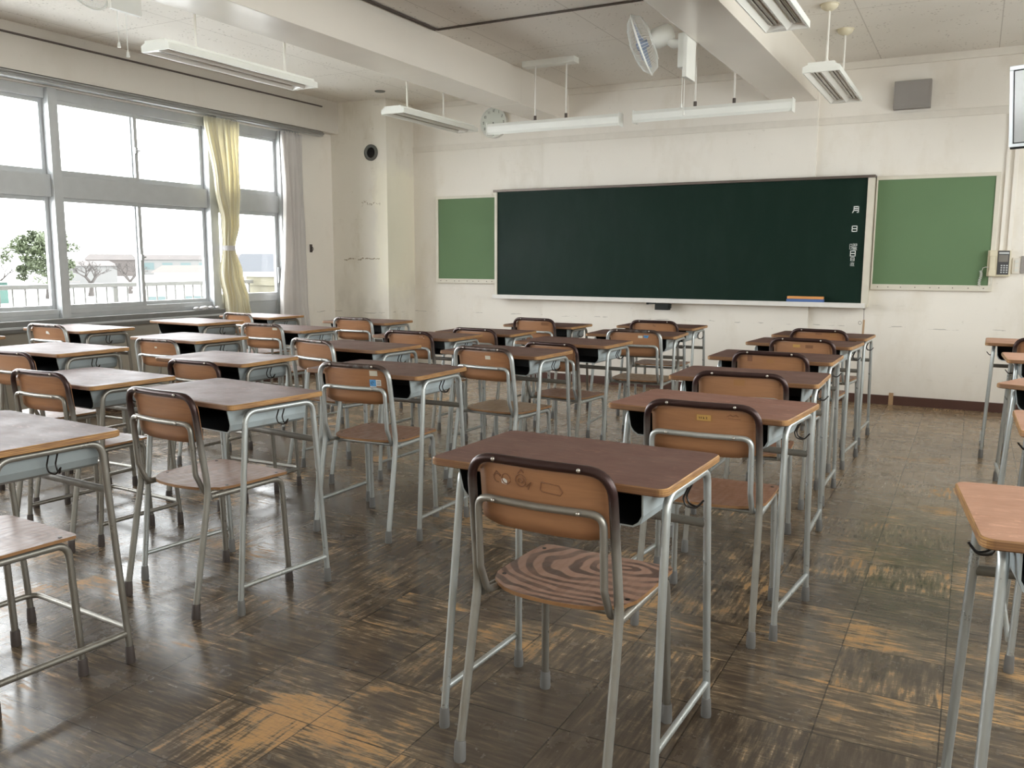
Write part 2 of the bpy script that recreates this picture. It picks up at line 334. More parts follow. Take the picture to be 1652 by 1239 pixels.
# ---------------------------------------------------------------- mesh helpers
class MB:
    def __init__(s): s.v = []; s.f = []; s.mi = []; s.sm = []
    def add(s, vs, fs, mi=0, smooth=False):
        o = len(s.v); s.v += [tuple(v) for v in vs]
        for f in fs: s.f.append(tuple(i+o for i in f)); s.mi.append(mi); s.sm.append(smooth)
    def box(s, x0, x1, y0, y1, z0, z1, mi=0):
        s.add([(x0, y0, z0), (x1, y0, z0), (x1, y1, z0), (x0, y1, z0), (x0, y0, z1), (x1, y0, z1), (x1, y1, z1), (x0, y1, z1)],
              [(0, 3, 2, 1), (4, 5, 6, 7), (0, 1, 5, 4), (1, 2, 6, 5), (2, 3, 7, 6), (3, 0, 4, 7)], mi)
    def obox(s, c, ax, ay, az, hx, hy, hz, mi=0):
        c = Vector(c); ax, ay, az = Vector(ax)*hx, Vector(ay)*hy, Vector(az)*hz
        vs = [c+sx*ax+sy*ay+sz*az for sz in (-1, 1) for sx, sy in ((-1, -1), (1, -1), (1, 1), (-1, 1))]
        s.add(vs, [(0, 3, 2, 1), (4, 5, 6, 7), (0, 1, 5, 4), (1, 2, 6, 5), (2, 3, 7, 6), (3, 0, 4, 7)], mi)
    def tube(s, pts, r, n=10, mi=0, caps=True, closed=False, flat=1.0):
        pts = [Vector(p) for p in pts]; N = len(pts); rs = r if isinstance(r, (list, tuple)) else [r]*N
        T = []
        for i in range(N):
            a = pts[(i-1) % N] if (i > 0 or closed) else pts[i]; b = pts[(i+1) % N] if (i < N-1 or closed) else pts[i]
            T.append((b-a).normalized())
        ref = Vector((0, 0, 1)) if abs(T[0].z) < .9 else Vector((0, 1, 0))
        nn = (ref-T[0]*ref.dot(T[0])).normalized(); vs = []
        for i in range(N):
            nn = (nn-T[i]*nn.dot(T[i])).normalized(); bb = T[i].cross(nn)
            for k in range(n):
                a = 2*PI*k/n; vs.append(pts[i]+nn*math.cos(a)*rs[i]+bb*math.sin(a)*rs[i]*flat)
        fs = []
        for i in range(N if closed else N-1):
            j = (i+1) % N
            for k in range(n): fs.append((i*n+k, i*n+(k+1) % n, j*n+(k+1) % n, j*n+k))
        s.add(vs, fs, mi, True)
        if caps and not closed:
            for ring_ in (vs[:n][::-1], vs[-n:]): s.add(ring_, [tuple(range(n))], mi, False)
    def cyl(s, a, b, r0, r1=None, n=16, mi=0): s.tube([a, b], [r0, r0 if r1 is None else r1], n, mi)
    def prism(s, poly, z0, z1, mi=0, mtop=None, bev=0.0):
        n = len(poly); cx = sum(p[0] for p in poly)/n; cy = sum(p[1] for p in poly)/n
        def ring(z, d): return [(p[0]-math.copysign(min(abs(p[0]-cx), d), p[0]-cx), p[1]-math.copysign(min(abs(p[1]-cy), d), p[1]-cy), z) for p in poly]
        rings = [ring(z0, bev), ring(z0+bev, 0), ring(z1-bev, 0), ring(z1, bev)] if bev else [ring(z0, 0), ring(z1, 0)]
        o = len(s.v)
        for r_ in rings: s.v += r_
        for i in range(len(rings)-1):
            for k in range(n):
                s.f.append((o+i*n+k, o+i*n+(k+1) % n, o+(i+1)*n+(k+1) % n, o+(i+1)*n+k)); s.mi.append(mi); s.sm.append(False)
        s.f.append(tuple(o+k for k in range(n))[::-1]); s.mi.append(mi); s.sm.append(False)
        L = o+(len(rings)-1)*n
        s.f.append(tuple(L+k for k in range(n))); s.mi.append(mi if mtop is None else mtop); s.sm.append(False)
    def sphere(s, c, r, n=10, sz=1.0, mi=0, half=False):
        vs = []; m_ = n//2
        for i in range(m_+1):
            t = (PI/2 if half else PI)*i/m_
            for k in range(n): a = 2*PI*k/n; vs.append((c[0]+r*math.sin(t)*math.cos(a), c[1]+r*math.sin(t)*math.sin(a), c[2]+r*sz*math.cos(t)*(-1 if half else 1)))
        fs = [(i*n+k, i*n+(k+1) % n, (i+1)*n+(k+1) % n, (i+1)*n+k) for i in range(m_) for k in range(n)]
        s.add(vs, fs, mi, True)
    def build(s, name, mats, parent=None, loc=None, bevel=0):
        me = bpy.data.meshes.new(name); me.from_pydata(s.v, [], s.f)
        for mt in (mats if isinstance(mats, list) else [mats]): me.materials.append(MAT[mt] if isinstance(mt, str) else mt)
        me.polygons.foreach_set('material_index', s.mi); me.polygons.foreach_set('use_smooth', s.sm)
        bm = bmesh.new(); bm.from_mesh(me); bmesh.ops.recalc_face_normals(bm, faces=bm.faces)
        if bevel:
            es = [e for e in bm.edges if len(e.link_faces) == 2 and e.calc_face_angle(0) > .6]
            bmesh.ops.bevel(bm, geom=es, offset=bevel, segments=2, affect='EDGES', profile=.7)
        bm.to_mesh(me); bm.free(); me.update()
        o = bpy.data.objects.new(name, me); COL.objects.link(o)
        if parent: o.parent = parent
        if loc: o.location = loc
        return o
def fillet(pts, rad, seg=6):
    pts = [Vector(p) for p in pts]; out = [pts[0]]
    for i in range(1, len(pts)-1):
        r = rad[i-1] if isinstance(rad, (list, tuple)) else rad
        a, b, c = pts[i-1], pts[i], pts[i+1]; d1 = (a-b).normalized(); d2 = (c-b).normalized()
        ang = d1.angle(d2)
        if r <= 0 or ang > PI-.02: out.append(b); continue
        t = min(r/math.tan(ang/2), (a-b).length*.49, (c-b).length*.49); p0, p1 = b+d1*t, b+d2*t
        for k in range(seg+1):
            u_ = k/seg; out.append(p0*(1-u_)**2+b*2*u_*(1-u_)+p1*u_*u_)
    out.append(pts[-1]); return out
def rrect(x0, x1, y0, y1, r, seg=4):
    o = []
    for cx, cy, a0 in ((x1-r, y0+r, -90), (x1-r, y1-r, 0), (x0+r, y1-r, 90), (x0+r, y0+r, 180)):
        for k in range(seg+1): a = math.radians(a0+90*k/seg); o.append((cx+r*math.cos(a), cy+r*math.sin(a)))
    return o
def tag(o, label=None, cat=None, group=None, kind=None):
    if label: o['label'] = label
    if cat: o['category'] = cat
    if group: o['group'] = group
    if kind: o['kind'] = kind
    return o
def thing(name, label, cat, loc=(0, 0, 0), rz=0, group=None):
    o = bpy.data.objects.new(name, None); COL.objects.link(o); o.empty_display_size = .1
    o.location = loc; o.rotation_euler = (0, 0, rz); return tag(o, label, cat, group)
def struct(mb, name, mat, **k): return tag(mb.build(name, mat, **k), kind='structure')
def sbox(name, mat, *b, **k):
    m_ = MB(); m_.box(*b); return struct(m_, name, mat, **k)
def copy_tree(o, parent=None):
    c = o.copy(); COL.objects.link(c)
    if parent: c.parent = parent
    for ch in list(o.children): copy_tree(ch, c)
    return c

# ================================================================ room shell
YF, XL, XR, YB, ZC = 7.707, -6.0, 1.55, -1.6, 2.77
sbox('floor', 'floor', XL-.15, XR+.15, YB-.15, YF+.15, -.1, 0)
sbox('ceiling', 'ceiling', XL-.15, XR+.15, YB-.15, YF+.15, ZC, ZC+.15)
# front wall: side fields and the slightly raised middle field
fwm = MB(); fwm.box(XL-.15, XR+.15, YF, YF+.15, 0, ZC); fwm.box(-3.753, -1.235, YF-.038, YF, 0, ZC)
struct(fwm, 'wall_front', 'wall')
cw = MB(); cw.box(XL, -5.294, 7.233, YF, 0, ZC); struct(cw, 'wall_corner_column', 'wall_grimy')
sbox('wall_back', 'wall', XL-.15, XR+.15, YB-.15, YB, 0, ZC)
# left wall with the window opening
lw = MB(); lw.box(XL-.15, XL, YB, 5.66, 0, .65, 1); lw.box(XL-.15, XL, 6.50, YF, 0, ZC, 0)
lw.box(XL-.15, XL, YB, 6.50, 2.40, ZC, 0)
struct(lw, 'wall_left', ['wall', 'dado'])
rwm = MB(); rwm.box(XR, XR+.15, YB, YF, 0, 1.0); rwm.box(XR, XR+.15, YB, YF, 2.45, ZC); rwm.box(XR, XR+.15, 6.9, YF, 1.0, 2.45); rwm.box(XR, XR+.15, YB, -1.1, 1.0, 2.45)
struct(rwm, 'wall_right', 'wall')
lb = MB(); lb.box(XL, -5.897, YB, 7.233, 2.455, ZC); struct(lb, 'ceiling_beam', 'lintel')
b = MB(); b.box(-3.82, -3.475, YB, 6.67, 2.485, ZC); b.box(-3.80, -3.492, 6.67, YF, 2.485, ZC); struct(b, 'ceiling_beam', 'beam', bevel=.006)
b = MB(); b.box(-1.59, -1.25, YB, YF-.038, 2.485, ZC); struct(b, 'ceiling_beam', 'beam', bevel=.006)
# picture rail and crown strip on the front wall
def strip(name, z0, z1, d):
    m_ = MB()
    m_.box(-5.294, -3.753, YF-d, YF, z0, z1); m_.box(-3.753-d*0, -1.235, YF-.038-d, YF-.038, z0, z1); m_.box(-1.235, XR, YF-d, YF, z0, z1)
    return struct(m_, name, 'trim', bevel=.003)
strip('trim_1', 2.288, 2.345, .012)
m_ = MB(); m_.box(-3.49, -1.59, YF-.062, YF-.038, 2.712, ZC); m_.box(-1.25, XR, YF-.024, YF, 2.712, ZC); struct(m_, 'trim_2', 'trim', bevel=.003)
m_ = MB(); m_.box(-5.294, -3.82, YF-.016, YF, 2.72, ZC); struct(m_, 'trim_3', 'trim')
m_ = MB(); m_.box(-5.294, -3.753, YF-.012, YF, 0, .075); m_.box(-3.753, -1.235, YF-.05, YF-.038, 0, .075); m_.box(-1.235, XR, YF-.012, YF, 0, .075)
struct(m_, 'baseboard_front', 'baseboard', bevel=.002)
m_ = MB(); m_.box(XL, -5.282, 7.221, 7.233, 0, .075); m_.box(-5.294, -5.282, 7.233, YF-.012, 0, .075); struct(m_, 'baseboard_column', 'baseboard')
sbox('baseboard_right', 'baseboard', XR-.012, XR, YB, YF, 0, .075)
sbox('baseboard_left', 'baseboard', XL, XL+.012, YB, 7.22, 0, .075)
# small tan patch on the baseboard
tag(MB.build((lambda q: (q.box(-.565, -.53, YF-.014, YF-.0121, 0, .10), q)[1])(MB()), 'wall_patch', 'wood_stick'), 'small tan wooden strip on the brown baseboard at the aisle end', 'strip')
# dark line conduit on the window lintel
m_ = MB(); m_.box(-5.897, -5.885, YB, 6.98, 2.688, 2.700); tag(m_.build('cable_conduit', 'conduit'), 'long thin dark conduit along the lintel above the windows', 'conduit')
# dark cable on the ceiling between the beams
m_ = MB(); m_.tube(fillet([(-3.43, YB+.1, 2.762), (-3.427, 5.30, 2.762), (-.1, 5.29, 2.762)], .02), .0075, 8)
m_.box(-3.449, -3.439, YB+.1, 5.30, 2.757, 2.769)
tag(m_.build('ceiling_cable', 'conduit'), 'dark cable fixed to the ceiling, turning a corner beside the beam', 'cable')

# ================================================================ windows
def bar(mb, y0, y1, z0, z1, x0=-6.10, x1=-6.03): mb.box(x0, x1, y0, y1, z0, z1)
def sash(root, y0, y1, z0, z1, xo, w=.032):
    m_ = MB(); x0, x1 = xo-.013, xo+.013
    m_.box(x0, x1, y0, y0+w, z0, z1); m_.box(x0, x1, y1-w, y1, z0, z1); m_.box(x0+.001, x1-.001, y0+w, y1-w, z0, z0+.045); m_.box(x0+.001, x1-.001, y0+w, y1-w, z1-.035, z1)
    s_ = m_.build('sash', 'alu', root, bevel=.002)
    g = MB(); g.box(xo-.002, xo+.002, y0+w-.004, y1-w+.004, z0+.041, z1-.031); g.build('pane', 'glass', s_); return s_
MW = .07
edges = [-1.60, -.23, 1.24, 2.70, 4.17, 5.57]
for n in range(5):
    y0, y1 = edges[n] + (0 if n == 0 else 0), edges[n+1]
    if n > 0: y0 = edges[n]
    ye = y1-MW if n < 4 else y1
    root = bpy.data.objects.new('window_%d' % (5-n), None); COL.objects.link(root); tag(root, kind='structure')
    m_ = MB()
    bar(m_, y0, ye, 2.325, 2.40); bar(m_, y0, ye, 1.625, 1.785, -6.10, -6.02); bar(m_, y0, ye, .65, .79)
    m_.box(-6.10, -5.99, ye, ye+(MW if n < 4 else .09), .65, 2.40)
    m_.box(-6.102, -6.02, y0, ye, .765, .80)
    m_.build('window_frame', 'alu', root, bevel=.002)
    ym = (y0+ye)/2 + (.0 if n < 4 else -.01)
    for z0, z1 in ((.785, 1.63), (1.78, 2.33)):
        sa = sash(root, y0, ym+.02, z0, z1, -6.045); sb = sash(root, ym-.02, ye, z0, z1, -6.075)
        l_ = MB(); zz = (z0+z1)/2-.02; l_.box(-6.032, -6.012, ym-.018, ym+.008, zz-.02, zz+.025); l_.box(-6.022, -6.004, ym-.006, ym+.022, zz-.004, zz+.008)
        l_.build('latch', 'alu', sa)
# narrow glazed balcony door with a grey lower panel
root = bpy.data.objects.new('door_1', None); COL.objects.link(root); tag(root, kind='structure')
m_ = MB(); bar(m_, 5.66, 6.50, 2.325, 2.40); bar(m_, 5.66, 6.50, 1.625, 1.785, -6.10, -6.02); bar(m_, 6.46, 6.50, 0, 2.40, -6.10, -5.99); bar(m_, 5.66, 6.50, 0, .05)
m_.box(-6.10, -5.99, 5.625, 5.66, 0, .65)
m_.build('door_frame', 'alu', root, bevel=.002)
sash(root, 5.66, 6.46, 1.78, 2.33, -6.06)
m_ = MB(); m_.box(-6.075, -6.045, 5.66, 5.70, .05, 1.63); m_.box(-6.075, -6.045, 6.42, 6.46, .05, 1.63); m_.box(-6.075, -6.045, 5.70, 6.42, 1.59, 1.63); m_.box(-6.075, -6.045, 5.70, 6.42, .78, .86)
lf = m_.build('door_leaf', 'alu', root, bevel=.002)
m_ = MB(); m_.box(-6.068, -6.052, 5.70, 6.42, .05, .78); m_.build('lower_panel', 'door_panel', lf)
m_ = MB(); m_.box(-6.062, -6.058, 5.69, 6.43, .85, 1.60); m_.build('pane', 'glass', lf)
m_ = MB(); m_.box(-6.045, -6.03, 6.43, 6.45, .95, 1.10); m_.build('handle', 'alu', lf)
# sill board
m_ = MB(); m_.box(-6.15, -5.90, YB, 5.64, .655, .69); m_.box(-6.0, -5.93, YB, 5.64, .69, .735); struct(m_, 'trim_4', 'sill', bevel=.004)
m_ = MB(); m_.box(-5.905, -5.893, YB, 5.645, .682, .697); struct(m_, 'trim_5', 'alu')
# unseen corridor windows added to the right wall for light from that side
root = bpy.data.objects.new('window_6', None); COL.objects.link(root); tag(root, kind='structure')
m_ = MB()
for k in range(9): yy = -1.1+k; m_.box(XR+.04, XR+.10, yy-.03, yy+.03, 1.0, 2.45)
m_.box(XR+.04, XR+.10, -1.1, 6.9, 1.0, 1.05); m_.box(XR+.04, XR+.10, -1.1, 6.9, 2.40, 2.45); m_.box(XR+.04, XR+.10, -1.1, 6.9, 1.85, 1.92)
m_.build('window_frame', 'alu', root)
m_ = MB(); m_.box(XR+.068, XR+.072, -1.1, 6.9, 1.03, 2.42); m_.build('pane', 'fill_glass', root)
# unseen corridor floor beyond the added windows
sbox('floor_corridor', 'conc', XR+.15, 4.0, YB-2, YF+2, -.1, 0)

# curtain rail
t = thing('curtain_rail', 'long grey metal curtain rail under the lintel above the windows', 'curtain rail', (-5.93, 0, 0))
m_ = MB(); m_.box(-.03, .03, YB, 7.0, 2.405, 2.45); m_.tube([(.032, YB, 2.43), (.032, 7.0, 2.43)], .012, 10); m_.build('rail', 'alu_rail', t, bevel=.004)
def curtain(name, label, mat, prof, folds, ties=None, ph=0.):
    # prof: list of (z, y0, y1, depth)
    t = thing(name, label, 'curtain', (-5.93, 0, 0), 0)
    n = folds*10; zs = []
    for i in range(len(prof)-1):
        for k in range(8): zs.append(i+k/8)
    zs.append(len(prof)-1); vs = []; thick = .004
    for side in (0, 1):
        for q in zs:
            i = min(int(q), len(prof)-2); u_ = q-i; u_ = u_*u_*(3-2*u_)
            z = prof[i][0]*(1-(q-i))+prof[i+1][0]*(q-i); A = [prof[i][j]*(1-u_)+prof[i+1][j]*u_ for j in (1, 2, 3)]
            for k in range(n+1):
                s_ = k/n; a = 2*PI*folds*s_+ph
                y = A[0]+(A[1]-A[0])*(s_+.022*math.sin(a*1.0+1.1)); x = A[2]*(math.sin(a)*.7+.3*math.sin(a*2.3+z*1.4+ph))
                x += .01*math.sin(z*4+s_*9)
                vs.append((x+side*thick, y, z))
    R = len(zs); fs = []
    for side in (0, 1):
        o = side*R*(n+1)
        for r_ in range(R-1):
            for k in range(n):
                f = (o+r_*(n+1)+k, o+r_*(n+1)+k+1, o+(r_+1)*(n+1)+k+1, o+(r_+1)*(n+1)+k); fs.append(f if side else f[::-1])
    o = R*(n+1)
    for k in range(n):
        fs.append((k, k+1, o+k+1, o+k)); q_ = (R-1)*(n+1); fs.append((q_+k, q_+k+1, o+q_+k+1, o+q_+k))
    for r_ in range(R-1):
        for k in (0, n): a = r_*(n+1)+k; fs.append((a, a+n+1, o+a+n+1, o+a))
    m_ = MB(); m_.add(vs, fs, 0, True); m_.build('cloth', mat, t)
    if ties:
        z, y0, y1, d = ties; m_ = MB(); pts = []
        for k in range(20): a = 2*PI*k/20; pts.append(((d+.012)*math.sin(a), (y0+y1)/2+(y1-y0)/2*1.05*math.cos(a)))
        m_.prism(pts, z-.022, z+.022); m_.build('tieback', 'tie', t)
    m_ = MB()
    for k in range(7):
        y = prof[0][1]+(prof[0][2]-prof[0][1])*(k+.5)/7; m_.tube([(.0, y, prof[0][0]-.015), (.0, y, 2.4045)], .004, 6)
    m_.build('hooks', 'alu', t); return t
curtain('curtain', 'pale yellow curtain gathered by a white tieback between the windows', 'curtain_yellow',
        [(2.392, 5.48, 5.89, .035), (1.82, 5.57, 5.87, .04), (1.50, 5.635, 5.83, .04), (1.275, 5.645, 5.765, .03), (1.05, 5.615, 5.84, .045), (.80, 5.65, 5.91, .05), (.55, 5.66, 5.97, .05)], 7, (1.275, 5.645, 5.765, .035))
curtain('curtain', 'grey-white curtain hanging loose at the front end of the window wall', 'curtain_white',
        [(2.385, 6.41, 6.68, .035), (1.88, 6.41, 6.68, .04), (1.29, 6.40, 6.69, .04), (.78, 6.35, 6.71, .05), (.50, 6.33, 6.75, .055)], 4, None, .8)
m_ = MB(); m_.box(-6.0, -5.985, 6.86, 6.885, 1.25, 1.33); m_.tube(fillet([(-5.985, 6.872, 1.30), (-5.965, 6.872, 1.30), (-5.965, 6.872, 1.275), (-5.975, 6.872, 1.265)], .01), .004, 6)
tag(m_.build('curtain_hook', 'cap_dark'), 'small dark hook on the wall right of the grey-white curtain', 'hook')
m_ = MB()
for k in range(5): m_.sphere((-5.955+.02*math.sin(k*2), 5.33+.055*k, .752), .026+.006*math.sin(k), 8, .6)
tag(m_.build('cleaning_cloth', 'tie'), 'crumpled white cloth lying on the window sill', 'cloth')

# ================================================================ outdoors
rl = thing('balcony_railing', 'white metal balcony railing outside the windows', 'railing', (-7.4, 0, 0))
m_ = MB(); m_.box(-.025, .025, -2, 7.45, .905, .945); m_.build('top_rail', 'rail_white', rl, bevel=.004)
m_ = MB(); m_.box(-.02, .02, -2, 7.45, .05, .08); m_.build('bottom_rail', 'rail_white', rl)
bm0 = None
for k in range(46):
    y = 2.16+k*.1165
    if bm0 is None:
        m_ = MB(); m_.cyl((0, 0, .08), (0, 0, .905), .0085, n=8); bm0 = m_.build('baluster', 'rail_white', rl); bm0.location = (0, y, 0)
    else:
        c = bm0.copy(); COL.objects.link(c); c.parent = rl; c.location = (0, y, 0)
m_ = MB()
for y in (2.2, 4.05, 5.62, 7.3): m_.box(-.02, .02, y-.02, y+.02, 0, .905)
m_.build('post', 'rail_white', rl)
sbox('floor_balcony', 'conc', -7.5, -6.15, -2.2, 7.6, -.18, 0)
pt = thing('balcony_partition', 'cream wall closing the end of the balcony beyond the yellow curtain', 'partition', (-6.83, 7.5, 0))
m_ = MB(); m_.box(-.68, .68, 0, .08, 0, .98); m_.box(-.22, -.17, -.02, 0, 0, .90); m_.box(-.68, .68, -.02, 0, .88, .98); m_.build('wall_panel', 'cream_wall', pt)
m_ = MB(); m_.box(-.70, .68, -.04, .12, .98, 1.02); m_.build('coping', 'conc', pt)
sbox('ground_outside', 'snow', -420, -7.6, -200, 420, -3.2, -3.0)
def at_px(px, py, z):
    r_ = fw+rt*((px-W/2)/F)-up*((py-Hh/2)/F); return Vector((0, 0, CH))+r_*((z-CH)/r_.z)
def ray_px(px, d): r_ = fw+rt*((px-W/2)/F); v = Vector((r_.x, r_.y, 0)); return v.normalized()*d
def bare_tree(x, y, h, label, seed):
    rnd = random.Random(seed); t = thing('bare_tree', label, 'tree', (x, y, -3.0), 0, 'bare trees outside')
    m_ = MB(); m_.tube([(0, 0, 0), (.1, .05, h*.15), (.0, .1, h*.32)], [.36, .27, .22], 8); m_.build('trunk', 'bark', t)
    m_ = MB()
    def br(p, d, l, r_, lv):
        q = p+d*l*.5+Vector((rnd.uniform(-.1, .1), rnd.uniform(-.1, .1), 0))*l; e = p+d*l
        m_.tube([p, q*.3+(p+e)*.35, e], [r_, r_*.8, r_*.55], 5)
        if lv > 0:
            for k in range(3 if lv > 2 else 3):
                a = rnd.uniform(0, 2*PI); nd = (d+Vector((math.cos(a), math.sin(a), rnd.uniform(-.25, .35)))*.8).normalized(); br(e, nd, l*rnd.uniform(.55, .8), r_*.55, lv-1)
    for k in range(4):
        a = k*PI/2+rnd.uniform(-.4, .4); br(Vector((0, .1, h*.31)), Vector((math.cos(a)*.8, math.sin(a)*.8, .8)).normalized(), h*.24, .17, 4)
    m_.build('branches', 'bark', t); return t
def leaf_tree(x, y, h, rad, label):
    rnd = random.Random(3); t = thing('evergreen_tree', label, 'tree', (x, y, -3.0))
    m_ = MB(); m_.tube([(0, 0, 0), (.1, .1, h*.25), (0, 0, h*.7)], [.4, .3, .12], 8); m_.tube([(0, 0, h*.18), (1.4, -1.0, h*.38)], [.18, .08], 6); m_.tube([(0, 0, h*.18), (-1.4, 1.0, h*.36)], [.18, .08], 6); m_.build('trunk', 'bark', t)
    m_ = MB(); cl = []
    for k in range(64):
        u_ = rnd.random(); zc = h*(.30+.64*u_); rr = rad*(1-abs(u_-.35)**1.3*1.15)*math.sqrt(rnd.random())*.86; a = rnd.uniform(0, 2*PI); cl.append((rr*math.cos(a), rr*math.sin(a), zc, rnd.uniform(.55, 1.05)))
    for cx, cy, cz, cr in cl:
        for k in range(170):
            d = Vector((rnd.gauss(0, 1), rnd.gauss(0, 1), rnd.gauss(0, 1))).normalized()*cr*rnd.uniform(.6, 1.05); d.z *= .7
            p = Vector((cx, cy, cz))+d; u1 = Vector((rnd.uniform(-1, 1), rnd.uniform(-1, 1), rnd.uniform(-1, 1))).normalized(); u2 = u1.cross(Vector((rnd.uniform(-1, 1), rnd.uniform(-1, 1), 1)).normalized()); s_ = rnd.uniform(.13, .24)
            m_.add([p-u1*s_, p+u2*s_*.6, p+u1*s_, p-u2*s_*.6], [(0, 1, 2, 3)])
    m_.build('crown', 'leaf', t); return t
g = at_px(80, 482, -3.0); leaf_tree(g.x, g.y, 7.4, 4.9, 'round green leafy tree beyond the balcony railing')
for i, (px, py, h, lb_) in enumerate(((147, 478, 4.6, 'small bare tree just right of the green tree'), (210, 474, 4.8, 'bare tree behind the middle stile of the main window'), (-5, 480, 4.5, 'bare tree at the left edge, left of the green tree'))):
    g = at_px(px, py, -3.0); bare_tree(g.x, g.y, h, lb_, 11+i)
def house(px0, px1, d, z0, z1, label, wall='far_wall', roof='roof_grey', rh=1.0, wins=True, name='distant_building'):
    a, b_ = ray_px(px0, d), ray_px(px1, d); c = (a+b_)/2; w = (b_-a).length; ang = math.atan2((b_-a).y, (b_-a).x)
    t = thing(name, label, 'building', (c.x, c.y, z0), ang); hh = z1-z0; dp = max(6, w*.25)
    m_ = MB(); m_.box(-w/2, w/2, 0, dp, 0, hh-rh); m_.build('walls', wall, t)
    m_ = MB(); m_.add([(-w/2-.4, -.4, hh-rh), (w/2+.4, -.4, hh-rh), (w/2+.4, dp+.4, hh-rh), (-w/2-.4, dp+.4, hh-rh), (-w/2+1, dp/2, hh), (w/2-1, dp/2, hh)], [(0, 1, 5, 4), (2, 3, 4, 5), (0, 4, 3), (1, 2, 5), (0, 3, 2, 1)]); m_.build('roof', roof, t)
    if wins:
        n = max(2, int(w/4)); 
        for k in range(n):
            x = -w/2+w*(k+.5)/n; m_ = MB(); m_.box(x-w/n*.28, x+w/n*.28, -.05, 0, (hh-rh)*.35, (hh-rh)*.8); m_.build('window', 'far_win', t)
    return t
# z at a distance d for pixel row: fits the photo's strips
house(232, 348, 62, -3, -.55, 'low white building with teal windows behind the railing', 'conc', 'conc', .25)
house(258, 352, 120, -3, 0.45, 'long low building with an orange roof seen through the main window', 'conc', 'roof_orange', .9, False)
house(385, 470, 130, -3, 2.1, 'building with a broad grey roof right of the yellow curtain', 'conc', 'roof_grey', 2.6, False)
house(395, 440, 90, -3, -.1, 'low building with an orange roof right of the yellow curtain', 'conc', 'roof_orange', .8, False)
house(-40, 25, 95, -3, -.9, 'teal fenced block at the far left behind the railing', 'teal', 'teal', .1, False)
house(150, 232, 240, -3, 2.6, 'brown roofs right of the green tree on the skyline', 'far_brown', 'far_brown', 1.5, False)
house(236, 352, 260, -3, 2.6, 'long pale row of houses with grey roofs on the skyline', 'far_wall', 'far_brown', 1.4, True)
house(120, 200, 150, -3, 1.0, 'flat brownish house behind the small bare tree', 'far_wall', 'far_brown', .8, False)
house(372, 470, 280, -3, 3.0, 'far skyline houses right of the yellow curtain', 'far_wall', 'far_brown', 1.2, False)

# ================================================================ front wall fittings
def stroke_chars(root, char, cx, cz, w, h, y, name):
    G = {'tsuki': [((.22, .0), (.22, .62)), ((.22, .62), (.22, .62)), ((.22, 1), (.92, 1)), ((.92, 1), (.92, .02)), ((.22, .68), (.92, .68)), ((.22, .36), (.92, .36)), ((.22, 1), (.22, .36)), ((.22, .36), (.06, .0)), ((.92, .02), (.72, .02))],
         'nichi': [((.1, 1), (.9, 1)), ((.1, 0), (.9, 0)), ((.1, .5), (.9, .5)), ((.1, 1), (.1, 0)), ((.9, 1), (.9, 0))],
         'you': [((.02, .95), (.3, .95)), ((.02, .1), (.3, .1)), ((.02, .52), (.3, .52)), ((.02, .95), (.02, .1)), ((.3, .95), (.3, .1)), ((.42, 1), (.65, 1)), ((.65, 1), (.65, .66)), ((.42, .83), (.65, .83)), ((.42, .66), (.65, .66)), ((.75, 1), (.98, 1)), ((.98, 1), (.98, .66)), ((.75, .83), (.98, .83)), ((.75, .66), (.98, .66)), ((.5, .55), (.38, .38)), ((.47, .46), (.47, 0)), ((.72, .56), (.72, 0)), ((.47, .42), (.98, .42)), ((.47, .28), (.95, .28)), ((.47, .15), (.95, .15)), ((.47, .0), (1, .0))],
         'choku': [((.08, .9), (.92, .9)), ((.5, 1.02), (.46, .78)), ((.28, .76), (.82, .76)), ((.28, .76), (.28, .16)), ((.82, .76), (.82, .16)), ((.28, .56), (.82, .56)), ((.28, .36), (.82, .36)), ((.28, .18), (.82, .18)), ((.1, .0), (.95, .0)), ((.1, .6), (.1, .0))]}
    G['tsuki'] = [s_ for s_ in G['tsuki'] if s_[0] != s_[1] and s_ != ((.22, .0), (.22, .62))]
    m_ = MB(); th = {'you': .055, 'choku': .06}.get(char, .15)*h
    for (a, b_) in G[char]:
        p = Vector((cx+(a[0]-.5)*w, y, cz+(a[1]-.5)*h)); q = Vector((cx+(b_[0]-.5)*w, y, cz+(b_[1]-.5)*h)); d = (q-p).normalized(); L = (q-p).length
        m_.obox((p+q)/2, d, (0, 1, 0), d.cross(Vector((0, 1, 0))), L/2+th/2, .001, th/2)
    m_.build(name, 'chalk', root)
bb = thing('chalkboard', 'wide dark green chalkboard on the front wall with white date characters', 'chalkboard', (0, 0, 0))
BY = YF-.085
m_ = MB(); m_.box(-4.235, -.815, BY, BY+.02, .835, 1.842); m_.build('writing_surface', 'board', bb)
m_ = MB(); m_.box(-4.262, -4.235, BY-.015, YF, .80, 1.85); m_.build('side_frame', 'bb_frame', bb, bevel=.003)
m_ = MB(); m_.box(-.815, -.765, BY-.015, YF, .80, 1.85); m_.build('side_frame', 'bb_frame', bb, bevel=.003)
m_ = MB(); m_.box(-4.27, -.76, BY-.03, YF, 1.842, 1.864); m_.build('top_rail', 'bb_rail', bb, bevel=.003)
m_ = MB(); m_.box(-4.235, -.815, BY+.02, YF, .80, 1.842); m_.build('backing', 'bb_frame', bb)
m_ = MB(); m_.box(-4.25, -.78, BY-.075, BY+.02, .798, .83); m_.box(-4.25, -.78, BY-.085, BY-.075, .798, .838); m_.build('chalk_tray', 'tray_white', bb, bevel=.003)
def bpx(px, py, y):
    r_ = fw+rt*((px-W/2)/F)-up*((py-Hh/2)/F); return Vector((0, 0, CH))+r_*(y/r_.y)
